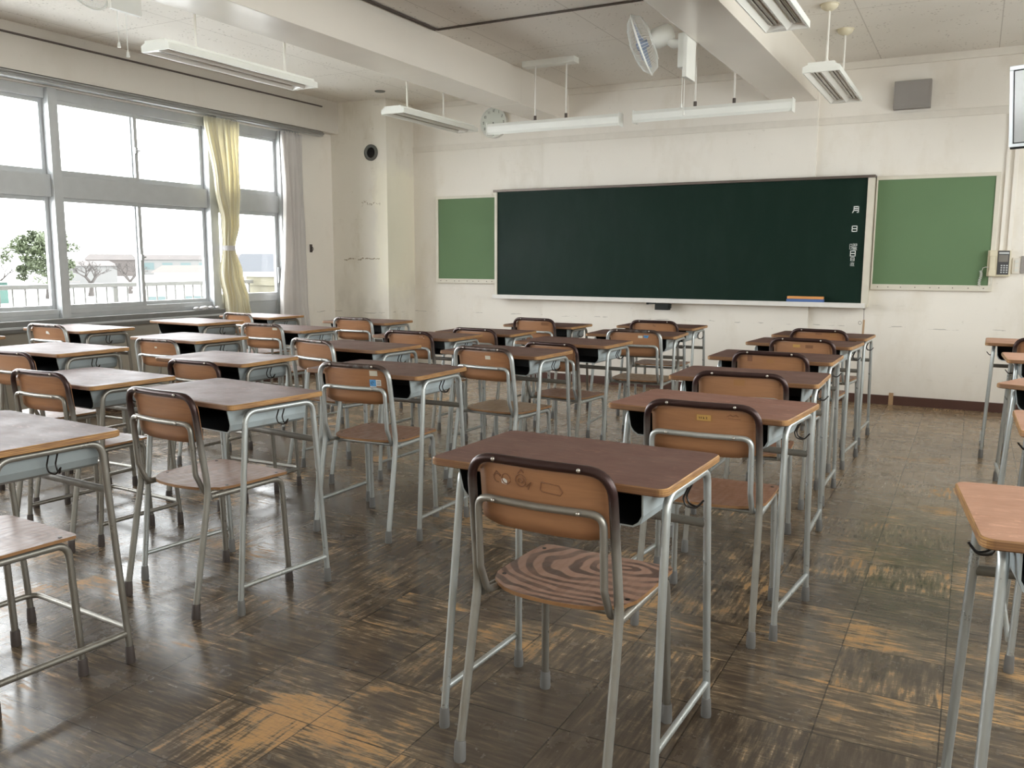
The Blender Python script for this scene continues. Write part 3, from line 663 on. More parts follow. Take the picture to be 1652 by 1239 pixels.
for ch, px, py, w, h, nm in (('tsuki', 1380.7, 338, .052, .047, 'month_character'), ('nichi', 1378.6, 369, .046, .043, 'day_character'), ('you', 1376.6, 398.2, .056, .048, 'weekday_character'), ('nichi', 1375.8, 409, .046, .042, 'day_character'), ('nichi', 1375.2, 418.2, .034, .026, 'small_day_character'), ('choku', 1374.8, 426.2, .036, .028, 'duty_character')):
    v = bpx(px, py, BY-.001); stroke_chars(bb, ch, v.x, v.z, w, h, BY-.001, nm)
er = thing('chalkboard_eraser', 'long blue and orange chalkboard eraser on the right end of the chalk tray', 'eraser', (-1.25, BY-.037, .8312))
m_ = MB(); m_.box(-.15, .15, -.03, .03, 0, .030); m_.build('felt', 'felt_blue', er, bevel=.006)
m_ = MB(); m_.box(-.145, .147, -.027, .027, .030, .052); m_.build('handle', 'orange', er, bevel=.004)
m_ = MB(); m_.box(-2.55, -2.425, BY-.09, BY-.02, .735, .792); m_.box(-2.425, -2.41, BY-.08, BY-.04, .75, .79); m_.box(-2.62, -2.55, BY-.07, BY-.05, .785, .797); m_.cyl((-2.64, BY-.06, .79), (-2.62, BY-.06, .79), .01, n=10)
tag(m_.build('tray_box', 'black'), 'small dark box hanging under the middle of the chalk tray', 'box')
ps = thing('hanging_pointer', 'wooden pointer stick hanging from a cord at the chalkboard corner', 'pointer', (-.787, YF-.10, 0))
m_ = MB(); m_.tube([(0, 0, .46), (.004, 0, .70)], .008, 8); m_.build('stick', 'wood_stick', ps)
m_ = MB(); m_.tube([(.004, 0, .69), (.0, 0, .795)], .002, 6); m_.tube([(.012*math.cos(a*PI/6)-.025, 0, .675+.014*math.sin(a*PI/6)) for a in range(12)], .0015, 5, closed=True); m_.tube([(.008*math.cos(a*PI/6), .0, .79+.008*math.sin(a*PI/6)) for a in range(12)], .0015, 5, closed=True); m_.build('cord', 'ink', ps)

def pinboard(x0, x1, z0, z1, label, fl_, fr_):
    t = thing('pin_board', label, 'pin board', (0, 0, 0)); y = YF-.02
    m_ = MB(); m_.box(x0, x1, y, YF, z0, z1); m_.build('felt_panel', 'felt', t)
    m_ = MB(); e = .012
    m_.box(x0-fl_, x1+fr_, y-.012, YF, z0-.045, z0); m_.box(x0-fl_, x1+fr_, y-.008, YF, z1, z1+.028); m_.box(x0-fl_, x0, y-.008, YF, z0, z1); m_.box(x1, x1+fr_, y-.008, YF, z0, z1)
    m_.build('frame', 'bb_frame', t, bevel=.002)
    m_ = MB()
    for k in range(9): xx = x0+(x1-x0)*(k+.5)/9+random.uniform(-.02, .02); m_.cyl((xx, y-.013, z0-.022), (xx, y-.017, z0-.022), .004, n=8)
    m_.build('pins', 'ink', t); return t
pinboard(-4.975, -4.273, .985, 1.80, 'narrow green pin board left of the chalkboard', .03, 0)
pinboard(-.745, .09, .992, 1.826, 'square green pin board right of the chalkboard', .012, .03)
# clock
ck_ = thing('wall_clock', 'round white wall clock high on the front wall, half behind a lamp', 'clock', (-4.31, YF, 2.525))
m_ = MB(); m_.cyl((0, 0, 0), (0, -.035, 0), .150, .146, 40); m_.tube([(.143*math.cos(2*PI*k/40), -.035, .143*math.sin(2*PI*k/40)) for k in range(40)], .008, 8, closed=True); m_.build('case', 'white_plastic', ck_)
m_ = MB(); m_.cyl((0, -.034, 0), (0, -.037, 0), .136, n=40); m_.build('dial', 'clock_face', ck_)
SEG = {'0': 'abcdef', '1': 'bc', '2': 'abged', '3': 'abgcd', '4': 'fgbc', '5': 'afgcd', '6': 'afgecd', '7': 'abc', '8': 'abcdefg', '9': 'abcdfg'}
def digits(mb, s_, cx, cz, h, y):
    w = h*.5; th = h*.07; P = {'a': (0, .5, w/2, 0), 'g': (0, 0, w/2, 0), 'd': (0, -.5, w/2, 0), 'b': (.5, .25, 0, h/4), 'c': (.5, -.25, 0, h/4), 'f': (-.5, .25, 0, h/4), 'e': (-.5, -.25, 0, h/4)}
    for i, ch in enumerate(s_):
        ox = cx+(i-(len(s_)-1)/2)*w*1.6
        for q in SEG[ch]: a = P[q]; X, Z = ox+a[0]*w, cz+a[1]*h; mb.box(X-a[2]-th, X+a[2]+th, y-.001, y, Z-a[3]-th, Z+a[3]+th)
m_ = MB()
for k in range(1, 13):
    a = PI/2-2*PI*k/12; digits(m_, str(k), .112*math.cos(a), .112*math.sin(a), .022, -.037)
m_.build('numerals', 'phone_dark', ck_)
m_ = MB(); m_.obox((.02, -.040, -.035), (.5, 0, -.87), (0, 1, 0), (.87, 0, .5), .042, .001, .003); m_.obox((-.02, -.041, -.05), (-.35, 0, -.94), (0, 1, 0), (.94, 0, -.35), .055, .001, .002); m_.build('hands', 'phone_dark', ck_)
# speaker
sp = thing('wall_speaker', 'grey square speaker box high on the front wall', 'speaker', (-.535, YF, 2.47))
m_ = MB(); m_.box(-.132, .135, -.075, 0, -.105, .108); m_.build('cabinet', 'grey_box', sp, bevel=.006)
m_ = MB(); m_.box(-.118, .121, -.079, -.075, -.092, .095); m_.build('grille', 'grey_box', sp)
# phone
ph = thing('wall_telephone', 'cream wall telephone with keypad beside the right pin board', 'telephone', (.152, YF, 1.163))
m_ = MB(); m_.box(-.078, .078, -.05, 0, -.10, .10); m_.build('body', 'cream', ph, bevel=.006)
m_ = MB(); m_.box(-.010, .068, -.053, -.049, -.085, .097); m_.build('face_plate', 'phone_dark', ph)
m_ = MB(); m_.box(-.004, .060, -.055, -.052, .012, .065); m_.build('display', 'lcd', ph)
m_ = MB(); m_.box(-.003, .064, -.0555, -.052, .072, .086); m_.build('name_strip', 'key', ph)
m_ = MB()
for i in range(3):
    for j_ in range(4): m_.box(.014+i*.018, .025+i*.018, -.057, -.052, -.072+j_*.017, -.062+j_*.017)
m_.build('keypad', 'key', ph)
m_ = MB(); m_.box(-.062, -.026, -.085, -.065, -.070, .070); m_.box(-.066, -.018, -.09, -.05, .052, .098); m_.box(-.066, -.018, -.09, -.05, -.098, -.052); m_.build('handset', 'cream', ph, bevel=.008)
m_ = MB(); pts = []
for k in range(180):
    u_ = k/179; zc = -.055-u_*.12; a = k*.34; pts.append((-.118+.009*math.cos(a)+(.005*math.sin(u_*6)), -.035+.009*math.sin(a), zc))
pts = [(-.066, -.06, -.03), (-.085, -.045, -.028), (-.105, -.04, -.035)]+pts
m_.tube(pts, .0030, 5); m_.tube(fillet([(-.115, -.035, -.175), (-.11, -.03, -.205), (-.085, -.03, -.205), (-.04, -.03, -.16), (-.04, -.03, -.09)], .015), .0026, 5); m_.build('coiled_cord', 'white_plastic', ph)
# switch plate and conduits
sw = thing('switch_plate', 'pale wall switch plate right of the telephone', 'switch', (.272, YF, 1.145))
m_ = MB(); m_.box(-.028, .028, -.012, 0, -.06, .06); m_.build('plate', 'trim', sw, bevel=.002)
for k in range(3): m_ = MB(); m_.box(-.012, .012, -.017, -.012, -.042+k*.032, -.020+k*.032); m_.build('rocker', 'white_plastic', sw)
for nm, x0, x1, z0, d, lb_ in (('wall_conduit', .148, .170, 1.263, .018, 'narrow cream conduit rising from the telephone'), ('wall_conduit', .200, .228, 1.21, .022, 'wider cream conduit rising above the switch plate')):
    m_ = MB(); m_.box(x0, x1, YF-d, YF, z0, 2.288); tag(m_.build(nm, 'wall', bevel=.003), lb_, 'conduit')
m_ = MB(); m_.box(.30, .40, YF-.02, YF, 1.09, 1.22); tag(m_.build('wall_socket_box', 'grey_box', bevel=.003), 'grey box on the wall at the right edge beyond the switch', 'box')
# round hole with dark ring in the corner column
vh = thing('vent_hole', 'round black pipe hole in the grimy corner column', 'vent', (-5.48, 7.233, 2.25))
m_ = MB(); n = 32
vs = []; 
for rr, yy in ((.080, 0), (.080, -.018), (.054, -.018), (.052, -.002)): vs += [(rr*math.cos(2*PI*k/n), yy, rr*math.sin(2*PI*k/n)) for k in range(n)]
m_.add(vs, [(i*n+k, i*n+(k+1) % n, (i+1)*n+(k+1) % n, (i+1)*n+k) for i in range(3) for k in range(n)], 0, True); m_.build('ring', 'hole_ring', vh)
m_ = MB(); m_.cyl((0, -.001, 0), (0, -.004, 0), .054, n=32); m_.build('opening', 'hole', vh)
m_ = MB(); m_.cyl((-5.135, 6.93, ZC), (-5.135, 6.93, ZC-.008), .052, .046, 24); tag(m_.build('ceiling_mount', 'hole_ring'), 'dark round disc on the ceiling near the corner column', 'ceiling disc')
# television at the right edge
tv = thing('television', 'silver framed television hung high at the right edge', 'television', (.125, 6.72, 2.175), math.radians(-24))
tv.rotation_euler = (math.radians(9), 0, math.radians(-24))
m_ = MB(); m_.box(0, .95, 0, .09, -.265, .25); m_.build('casing', 'black', tv, bevel=.008)
m_ = MB(); m_.box(0, .95, -.012, 0, .235, .262); m_.box(0, .022, -.012, 0, -.235, .235); m_.box(.928, .95, -.012, 0, -.235, .235); m_.box(0, .95, -.012, 0, -.25, -.228); m_.build('bezel', 'tv_frame', tv, bevel=.003)
m_ = MB(); m_.box(.028, .922, -.004, -.0005, -.222, .228); m_.build('screen', 'screen', tv)
m_ = MB(); m_.tube([(.475, .05, .2), (.475, .16, .55)], .02, 10); m_.box(.375, .575, .06, .16, .1, .2); m_.build('bracket', 'black', tv)

# ================================================================ lamps
def troffer(x, y0, y1, zr, label, rods, cups):
    t = thing('pendant_lamp', label, 'lamp', (x, 0, 0), 0, 'twin tube pendant lamps')
    w = .112; m_ = MB()
    prof = [(-w, zr), (-w, zr+.035), (-w*.72, zr+.048), (-w*.72, zr+.060), (w*.72, zr+.060), (w*.72, zr+.048), (w, zr+.035), (w, zr)]
    inn = [(-w+.006, zr+.0), (-w*.50, zr+.040), (0.0, zr+.004), (w*.50, zr+.040), (w-.006, zr)]
    n = len(prof)
    vs = [(p[0], y0, p[1]) for p in prof]+[(p[0], y1, p[1]) for p in prof]
    fs = [(i, i+1, n+i+1, n+i) for i in range(n-1)]+[(0, 7, 6, 1), (1, 6, 5, 2), (2, 5, 4, 3), (n, n+1, n+6, n+7), (n+1, n+2, n+5, n+6), (n+2, n+3, n+4, n+5)]
    m_.add(vs, fs); e_ = .0012
    for ya_, yb_ in ((y0+e_, y0+.01), (y1-.01, y1-e_)): m_.box(-w*.71, w*.71, ya_, yb_, zr+.034, zr+.058); m_.box(-w+e_, w-e_, ya_, yb_, zr, zr+.034)
    m_.box(-w+e_, -w+.008, y0+.01, y1-.01, zr-.001, zr+.02); m_.box(w-.008, w-e_, y0+.01, y1-.01, zr-.001, zr+.02)
    m_.build('housing', 'lamp_white', t)
    m_ = MB(); k = len(inn)
    ya, yb = y0+.05, y1-.05
    m_.add([(p[0], ya, p[1]) for p in inn]+[(p[0], yb, p[1]) for p in inn], [(i, i+1, k+i+1, k+i) for i in range(k-1)])
    for yy, ye in ((ya, y0+.01), (yb, y1-.01)):
        m_.add([(-w+.006, ye, zr), (0, ye, zr), (w-.006, ye, zr), (-w*.5, yy, zr+.04), (0, yy, zr+.004), (w*.5, yy, zr+.04), (-w+.006, yy, zr), (w-.006, yy, zr)], [(0, 1, 4, 3), (1, 2, 5, 4), (0, 3, 6), (2, 7, 5)])
    m_.build('reflector', 'lamp_dim', t)
    for sx in (-.056, .056):
        m_ = MB(); m_.tube(fillet([(sx-.012, ya+.03, zr+.024), (sx-.012, yb-.02, zr+.024), (sx+.012, yb-.02, zr+.024), (sx+.012, ya+.03, zr+.024)], .012), .010, 8); m_.build('fluorescent_tube', 'tube_glass', t)
    for (rx, ry) in rods:
        m_ = MB(); m_.tube([(rx-x, ry, zr+.06), (rx-x, ry, ZC)], .008, 8); m_.cyl((rx-x, ry, zr+.06), (rx-x, ry, zr+.085), .012, n=10); r_ = m_.build('rod', 'rod', t)
        if cups: m_ = MB(); m_.sphere((rx-x, ry, ZC), .055, 16, .75, half=True); m_.cyl((rx-x, ry, ZC-.004), (rx-x, ry, ZC), .06, n=16); m_.build('ceiling_cup', 'cream', r_)
    return t
troffer(-.945, 5.87, 7.08, 2.352, 'white pendant lamp on two rods near the speaker box', [(-.925, 5.95), (-.915, 6.62)], True)
troffer(-.945, 3.55, 4.78, 2.352, 'white pendant lamp cut by the top edge right of the fan', [(-.925, 3.70), (-.915, 4.55)], True)
troffer(-4.212, 3.56, 4.82, 2.350, 'long white pendant lamp in front of the window lintel', [(-4.21, 3.86), (-4.21, 4.62)], False)
troffer(-4.26, 5.91, 7.09, 2.350, 'white pendant lamp seen left of the wall clock', [(-4.26, 6.12), (-4.26, 6.68)], False)
def wash(x0, x1, y, z0, z1, rods, label, plate=None):
    t = thing('chalkboard_lamp', label, 'lamp', ((x0+x1)/2, y, 0), 0, 'chalkboard lamps'); cx = (x0+x1)/2
    prof = [(-.045, z0+.02), (-.035, z0), (.03, z0+.012), (.05, z0+.05), (.045, z1-.01), (.02, z1), (-.03, z1-.004), (-.047, z1-.03)]
    n = len(prof); m_ = MB()
    m_.add([(x0-cx, p[0], p[1]) for p in prof]+[(x1-cx, p[0], p[1]) for p in prof], [(i, (i+1) % n, n+(i+1) % n, n+i) for i in range(n)]+[tuple(range(n))[::-1], tuple(range(n, 2*n))], 0, False)
    m_.build('shade', 'lamp_white', t, bevel=.003)
    m_ = MB()
    for s_, X in ((-1, x0), (1, x1)): m_.box(min(X-cx, X-cx+s_*.004), max(X-cx, X-cx+s_*.004), -.05, .052, z0-.002, z1+.002)
    m_.build('end_cap', 'lamp_white', t, bevel=.002)
    for rx in rods:
        m_ = MB(); zt = 2.725 if plate else ZC
        m_.tube([(rx-cx, 0, z1+.02), (rx-cx, 0, zt)], .007, 8); r_ = m_.build('rod', 'rod', t)
        m_ = MB(); m_.cyl((rx-cx, 0, z1-.002), (rx-cx, 0, z1+.035), .012, n=10); m_.build('swivel', 'conduit', r_)
    if plate: m_ = MB(); m_.box(plate[0]-cx, plate[1]-cx, -.05, .05, 2.725, ZC); m_.build('ceiling_plate', 'lamp_white', t, bevel=.004)
wash(-3.69, -2.52, 6.5, 2.212, 2.308, (-3.262, -2.985), 'white chalkboard lamp hanging from a plate, overlapping the clock', (-3.36, -2.90))
wash(-2.40, -1.22, 6.5, 2.222, 2.314, (-1.93, -1.64), 'white chalkboard lamp behind the fan cords')

# ================================================================ fans
def fan(loc, label, tilt):
    t = thing('wall_fan', label, 'fan', loc, 0, 'beam mounted fans')
    m_ = MB(); m_.box(-.012, .012, -.09, .09, -.235, .04); m_.build('mounting_board', 'white_plastic', t, bevel=.003)
    m_ = MB(); m_.box(-.06, -.012, -.045, .045, -.17, .03); m_.build('switch_housing', 'lamp_white', t, bevel=.01)
    m_ = MB(); m_.tube(fillet([(-.05, 0, -.02), (-.10, 0, -.02), (-.15, 0, .03)], .03), [.028]*9, 12); m_.build('arm', 'lamp_white', t)
    ax = Vector((-.90, -.18, -.33)).normalized(); c0 = Vector((-.15, 0, .04))
    m_ = MB(); m_.tube([c0-ax*.05, c0-ax*.03, c0+ax*.06, c0+ax*.09], [.03, .058, .062, .045], 20); m_.build('motor', 'lamp_white', t)
    e1 = ax.cross(Vector((0, 1, 0))).normalized(); e2 = ax.cross(e1); cc = c0+ax*.155; R_ = .185
    def P(a, r_, d): return cc+(e1*math.cos(a)+e2*math.sin(a))*r_+ax*d
    m_ = MB()
    m_.tube([P(2*PI*k/48, R_, 0) for k in range(48)], .006, 8, closed=True)
    for k in range(60):
        a = 2*PI*k/60
        m_.tube([P(a, R_, 0), P(a, R_*.8, .038), P(a, R_*.45, .058), P(a, .03, .062)], .0011, 4, caps=False)
        m_.tube([P(a, R_, 0), P(a, R_*.85, -.05), P(a, R_*.45, -.072), P(a, .045, -.075)], .0011, 4, caps=False)
    m_.tube([P(2*PI*k/32, R_*.62, .052) for k in range(32)], .0014, 5, closed=True)
    m_.tube([P(2*PI*k/32, R_*.62, -.068) for k in range(32)], .0014, 5, closed=True)
    m_.build('cage', 'lamp_white', t)
    m_ = MB(); m_.cyl(P(0, 0, .060), P(0, 0, .068), .036, n=20); cg = m_.build('cage_badge', 'white_plastic', t)
    m_ = MB(); m_.cyl(P(0, 0, -.04), P(0, 0, .03), .024, n=16)
    for k in range(3):
        a0 = 2*PI*k/3+.3; vs = []
        for i in range(7):
            r_ = .025+.125*i/6; ww = .28+.32*math.sin(PI*(i/6)*.85)
            for j_ in range(5): a = a0+ww*(j_-2)/2; vs.append(P(a, r_, .022*(j_-2)/2*(1-.3*i/6)))
        fs = [(i*5+j_, i*5+j_+1, (i+1)*5+j_+1, (i+1)*5+j_) for i in range(6) for j_ in range(4)]
        m_.add(vs, fs, 0, True)
    m_.build('blades', 'fan_blade', t)
    for i, (yy, L) in enumerate(((-.02, .36), (.03, .42))):
        m_ = MB(); m_.tube([(-.035, yy, -.16), (-.035, yy, -.16-L*.6)], .002, 5); m_.cyl((-.035, yy, -.16-L*.6), (-.035, yy, -.185-L*.6), .005, .009, 8); m_.build('pull_cord', 'white_plastic', t)
    return t
MAT['fan_blade'] = simple('pale_blue_fan_blade', (.30, .36, .48), .3)
fan((-1.605, 5.255, 2.49), 'white caged fan hanging from the beam above the chalkboard', 0)
fan((-3.835, 3.075, 2.625), 'fan bracket with two pull cords at the top edge left', 0)

# ================================================================ desks
def quad_tube(mb, pts, r, rad=0.0, **k): mb.tube(fillet(pts, rad), r, **k)
def make_desk(top, old, h):
    """desktop centre at the origin, floor at z=0, +y towards the front wall; h is the height of the top"""
    sm = 'steel_old' if old else 'steel'; cp = 'cap_dark' if old else 'cap'
    t = bpy.data.objects.new('student_desk', None); COL.objects.link(t); t.empty_display_size = .1
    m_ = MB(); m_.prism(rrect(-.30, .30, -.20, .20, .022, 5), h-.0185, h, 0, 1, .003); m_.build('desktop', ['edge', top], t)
    xf, xtl, xtr = (.262, .258, .258) if old else (.283, .253, .277)
    yn, yf, an, af = -.178, .205, -.118, .152
    zt = h-.033
    for sx in (-1, 1):
        xt = xtl if sx < 0 else xtr
        for (yy, ay, sg) in ((yn, an, 1), (yf, af, -1)):
            ym = (an+af)/2
            xf = .283 if not old and sx > 0 else (.276 if not old else .262)
            m_ = MB(); m_.tube(fillet([(sx*xf, yy, .035), (sx*xt, ay-sg*.008, zt), (sx*xt, ym+sg*.0005, zt)], .045, 8), .0098, 12)
            lg = m_.build('leg', sm, t)
            m_ = MB(); m_.tube([(sx*xf, yy, 0), (sx*xf, yy, .006), (sx*(xf-.0003), yy+sg*.001, .048), (sx*(xf-.0003), yy+sg*.001, .052)], [.0128, .0138, .0122, .0108], 12); m_.build('rubber_foot', cp, lg)
    if old:
        m_ = MB(); o_ = .018
        m_.tube(fillet([(-xf, yn+.005, .092), (-xf-o_*0, yf+o_, .092), (xf+.0, yf+o_, .092), (xf, yn+.005, .092)], .045, 6), .0095, 10); m_.build('foot_rail', sm, t)
    else:
        for sx in (-1, 1):
            m_ = MB(); m_.tube([(sx*xf, yn+.005, .095), (sx*xf, yf-.004, .095)], .0085, 10); m_.build('stretcher', sm, t)
    m_ = MB(); m_.tube([(-xtl, .168, h-.172), (xtr, .168, h-.172)], .0115, 12, flat=.6); m_.build('cross_bar', 'bar_steel', t)
    # book tray: bent sheet open to the sitter
    w, zt2, zb, y0, y1 = .238, h-.019, h-.108, -.168, .165; th = .004
    m_ = MB(); prof = [(-w, zt2)]+[tuple(p) for p in [(-w+.004, zb+.03), (-w+.012, zb+.010), (-w+.030, zb)]]+[(w-.030, zb), (w-.012, zb+.010), (w-.004, zb+.03), (w, zt2)]
    inn = [(-w+th, zt2)]+[(-w+.004+th, zb+.03), (-w+.014+th*.8, zb+.012+th*.4), (-w+.031, zb+th)]+[(w-.031, zb+th), (w-.014-th*.8, zb+.012+th*.4), (w-.004-th, zb+.03), (w-th, zt2)]
    n = len(prof)
    def fr(z): return y0+(zt2-z)/(zt2-zb)*.022
    vo = [(p[0], fr(p[1]), p[1]) for p in prof]+[(p[0], y1, p[1]) for p in prof]; vi = [(p[0], fr(p[1]), p[1]) for p in inn]+[(p[0], y1-.004, p[1]) for p in inn]
    m_.add(vo, [(i, i+1, n+i+1, n+i) for i in range(n-1)]+[tuple(range(n, 2*n))], 0)
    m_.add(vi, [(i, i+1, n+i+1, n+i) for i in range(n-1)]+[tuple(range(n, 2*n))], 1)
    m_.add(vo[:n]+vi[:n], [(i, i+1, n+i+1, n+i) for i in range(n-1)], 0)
    m_.build('book_tray', ['tray_shaded' if old else 'tray', 'tray_in'], t)
    # wire bag hooks under the side tubes
    for sx in (-1, 1):
        xt = (xtl if sx < 0 else xtr)+.004; m_ = MB()
        for dy in (-.012, .012):
            m_.tube(fillet([(sx*xt, .02+dy, zt-.008), (sx*(xt-.013), .02+dy, zt-.038), (sx*(xt-.006), .02+dy, zt-.056), (sx*(xt+.016), .02+dy*.4, zt-.060), (sx*(xt+.032), .02, zt-.040)], .014, 4), .0024, 6)
        m_.build('bag_hook', 'wire', t)
    return t
DPROTO = {}
def place_desk(x, y, a, h, top, old, label, group):
    key = (top, old, round(h, 2))
    if key not in DPROTO: t = make_desk(top, old, h); DPROTO[key] = t
    else: t = copy_tree(DPROTO[key])
    t.location = (x, y, 0); t.rotation_euler = (0, 0, math.radians(a)); tag(t, label, 'desk', group); return t
DESKS = [
 # x, y, angle, height, top, old frame, label
 (-.828, 1.891, -1.8, .70, 'top_dark', 0, 'dark brown desk nearest the camera, in the middle of the foreground', 'B'),
 (-.745, 2.836, -5.0, .70, 'top_red', 0, 'reddish brown desk directly in front of the nearest desk', 'B'),
 (-.808, 3.652, 1.2, .70, 'top_dark', 0, 'third desk from the camera in the column beside the wide aisle', 'B'),
 (-.863, 4.458, -.2, .70, 'top_dark', 0, 'fourth desk from the camera in the column beside the wide aisle', 'B'),
 (-.864, 5.309, -4.1, .70, 'top_dark', 0, 'second desk from the front wall in the column beside the wide aisle', 'B'),
 (-.868, 6.05, -2.5, .69, 'top_dark', 0, 'frontmost desk of the aisle column, below the chalkboard eraser', 'B'),
 (-2.335, 2.197, -7.1, .71, 'top_dark', 0, 'glossy desk with a plain-backed dark chair, left of the nearest desk', 'C'),
 (-2.277, 3.090, .1, .70, 'top_dark', 0, 'desk behind the chair that carries the large blue sticker', 'C'),
 (-2.172, 4.011, -3.2, .70, 'top_dark', 0, 'desk left of the aisle column whose tan chair has one torn white label', 'C'),
 (-2.082, 4.686, -2.4, .70, 'top_dark', 0, 'desk with a chipped front edge left of the aisle column, third from the wall', 'C'),
 (-1.954, 5.434, 4.5, .70, 'top_dark', 0, 'desk behind the far chair with white and light blue stickers', 'C'),
 (-2.07, 6.30, .5, .69, 'top_dark', 0, 'frontmost desk under the small box of the chalk tray', 'C'),
 (-2.385, 1.395, -4.0, .70, 'top_dark', 1, 'worn desk cut by the left edge, nearest on the window side', 'D'),
 (-3.348, 2.415, -3.8, .67, 'top_dark', 1, 'worn old-framed desk behind the dark chair near the left edge', 'D'),
 (-3.31, 3.145, .8, .685, 'top_dark', 1, 'old-framed desk between the glossy foreground desk and the windows', 'D'),
 (-3.031, 3.849, -2.3, .70, 'top_dark', 0, 'desk just beyond and left of the blue sticker chair', 'D'),
 (-3.079, 4.620, -.6, .70, 'top_dark', 0, 'middle desk of the third column left of the aisle, fourth from camera', 'D'),
 (-2.962, 5.166, 1.5, .69, 'top_dark', 0, 'desk one row behind the frontmost, in line with the board left edge', 'D'),
 (-2.93, 6.09, .5, .68, 'top_dark', 1, 'frontmost desk whose chair stands against the raised wall corner', 'D'),
 (-4.063, 2.737, 0, .73, 'top_dark', 1, 'desk with bright glare whose chair is cut by the left edge', 'E'),
 (-4.182, 3.680, -1.5, .71, 'top_dark', 1, 'glaring desk one column in from the windows, second from the left edge', 'E'),
 (-4.247, 4.622, -1.4, .70, 'top_dark', 0, 'desk whose chair has a white corner label, below the yellow curtain', 'E'),
 (-4.208, 5.468, 2.6, .70, 'top_dark', 0, 'frontmost desk in front of the grimy corner column', 'E'),
 (-5.151, 3.635, -.5, .73, 'top_dark', 1, 'desk against the windows whose chair bears a white triangle', 'F'),
 (-5.123, 4.583, -5.1, .72, 'top_dark', 1, 'desk against the windows that has no chair behind it', 'F'),
 (-5.281, 5.416, -2.3, .71, 'top_dark', 1, 'frontmost desk in the window column, below the curtains', 'F'),
 (-5.548, 3.012, 0, .70, 'top_dark', 1, 'desk corner only just showing at the left edge by the sill', 'F'),
 (.382, 6.007, -1.1, .70, 'top_salmon', 0, 'frontmost desk at the right edge, standing clear by the wall', 'A'),
 (.457, 5.051, 2.5, .70, 'top_salmon', 0, 'second desk from the front wall at the right edge', 'A'),
 (.452, 3.927, -23.0, .70, 'top_salmon', 0, 'desk turned at an angle at the right edge', 'A'),
 (.436, 2.926, 1.0, .71, 'top_salmon', 0, 'desk corner at the right edge just beyond the nearest right desk', 'A'),
 (.312, 1.770, 6.7, .73, 'top_salmon', 0, 'salmon brown desk nearest the camera at the lower right', 'A'),
]
GN = {'A': 'desks in the column at the right edge', 'B': 'desks in the column beside the aisle', 'C': 'desks in the second column left of the aisle', 'D': 'desks in the third column left of the aisle', 'E': 'desks in the column next to the window column', 'F': 'desks in the column against the windows'}
for x, y, a, h, top, old, lb_, g in DESKS: place_desk(x, y, a, h, top, bool(old), lb_, GN[g])

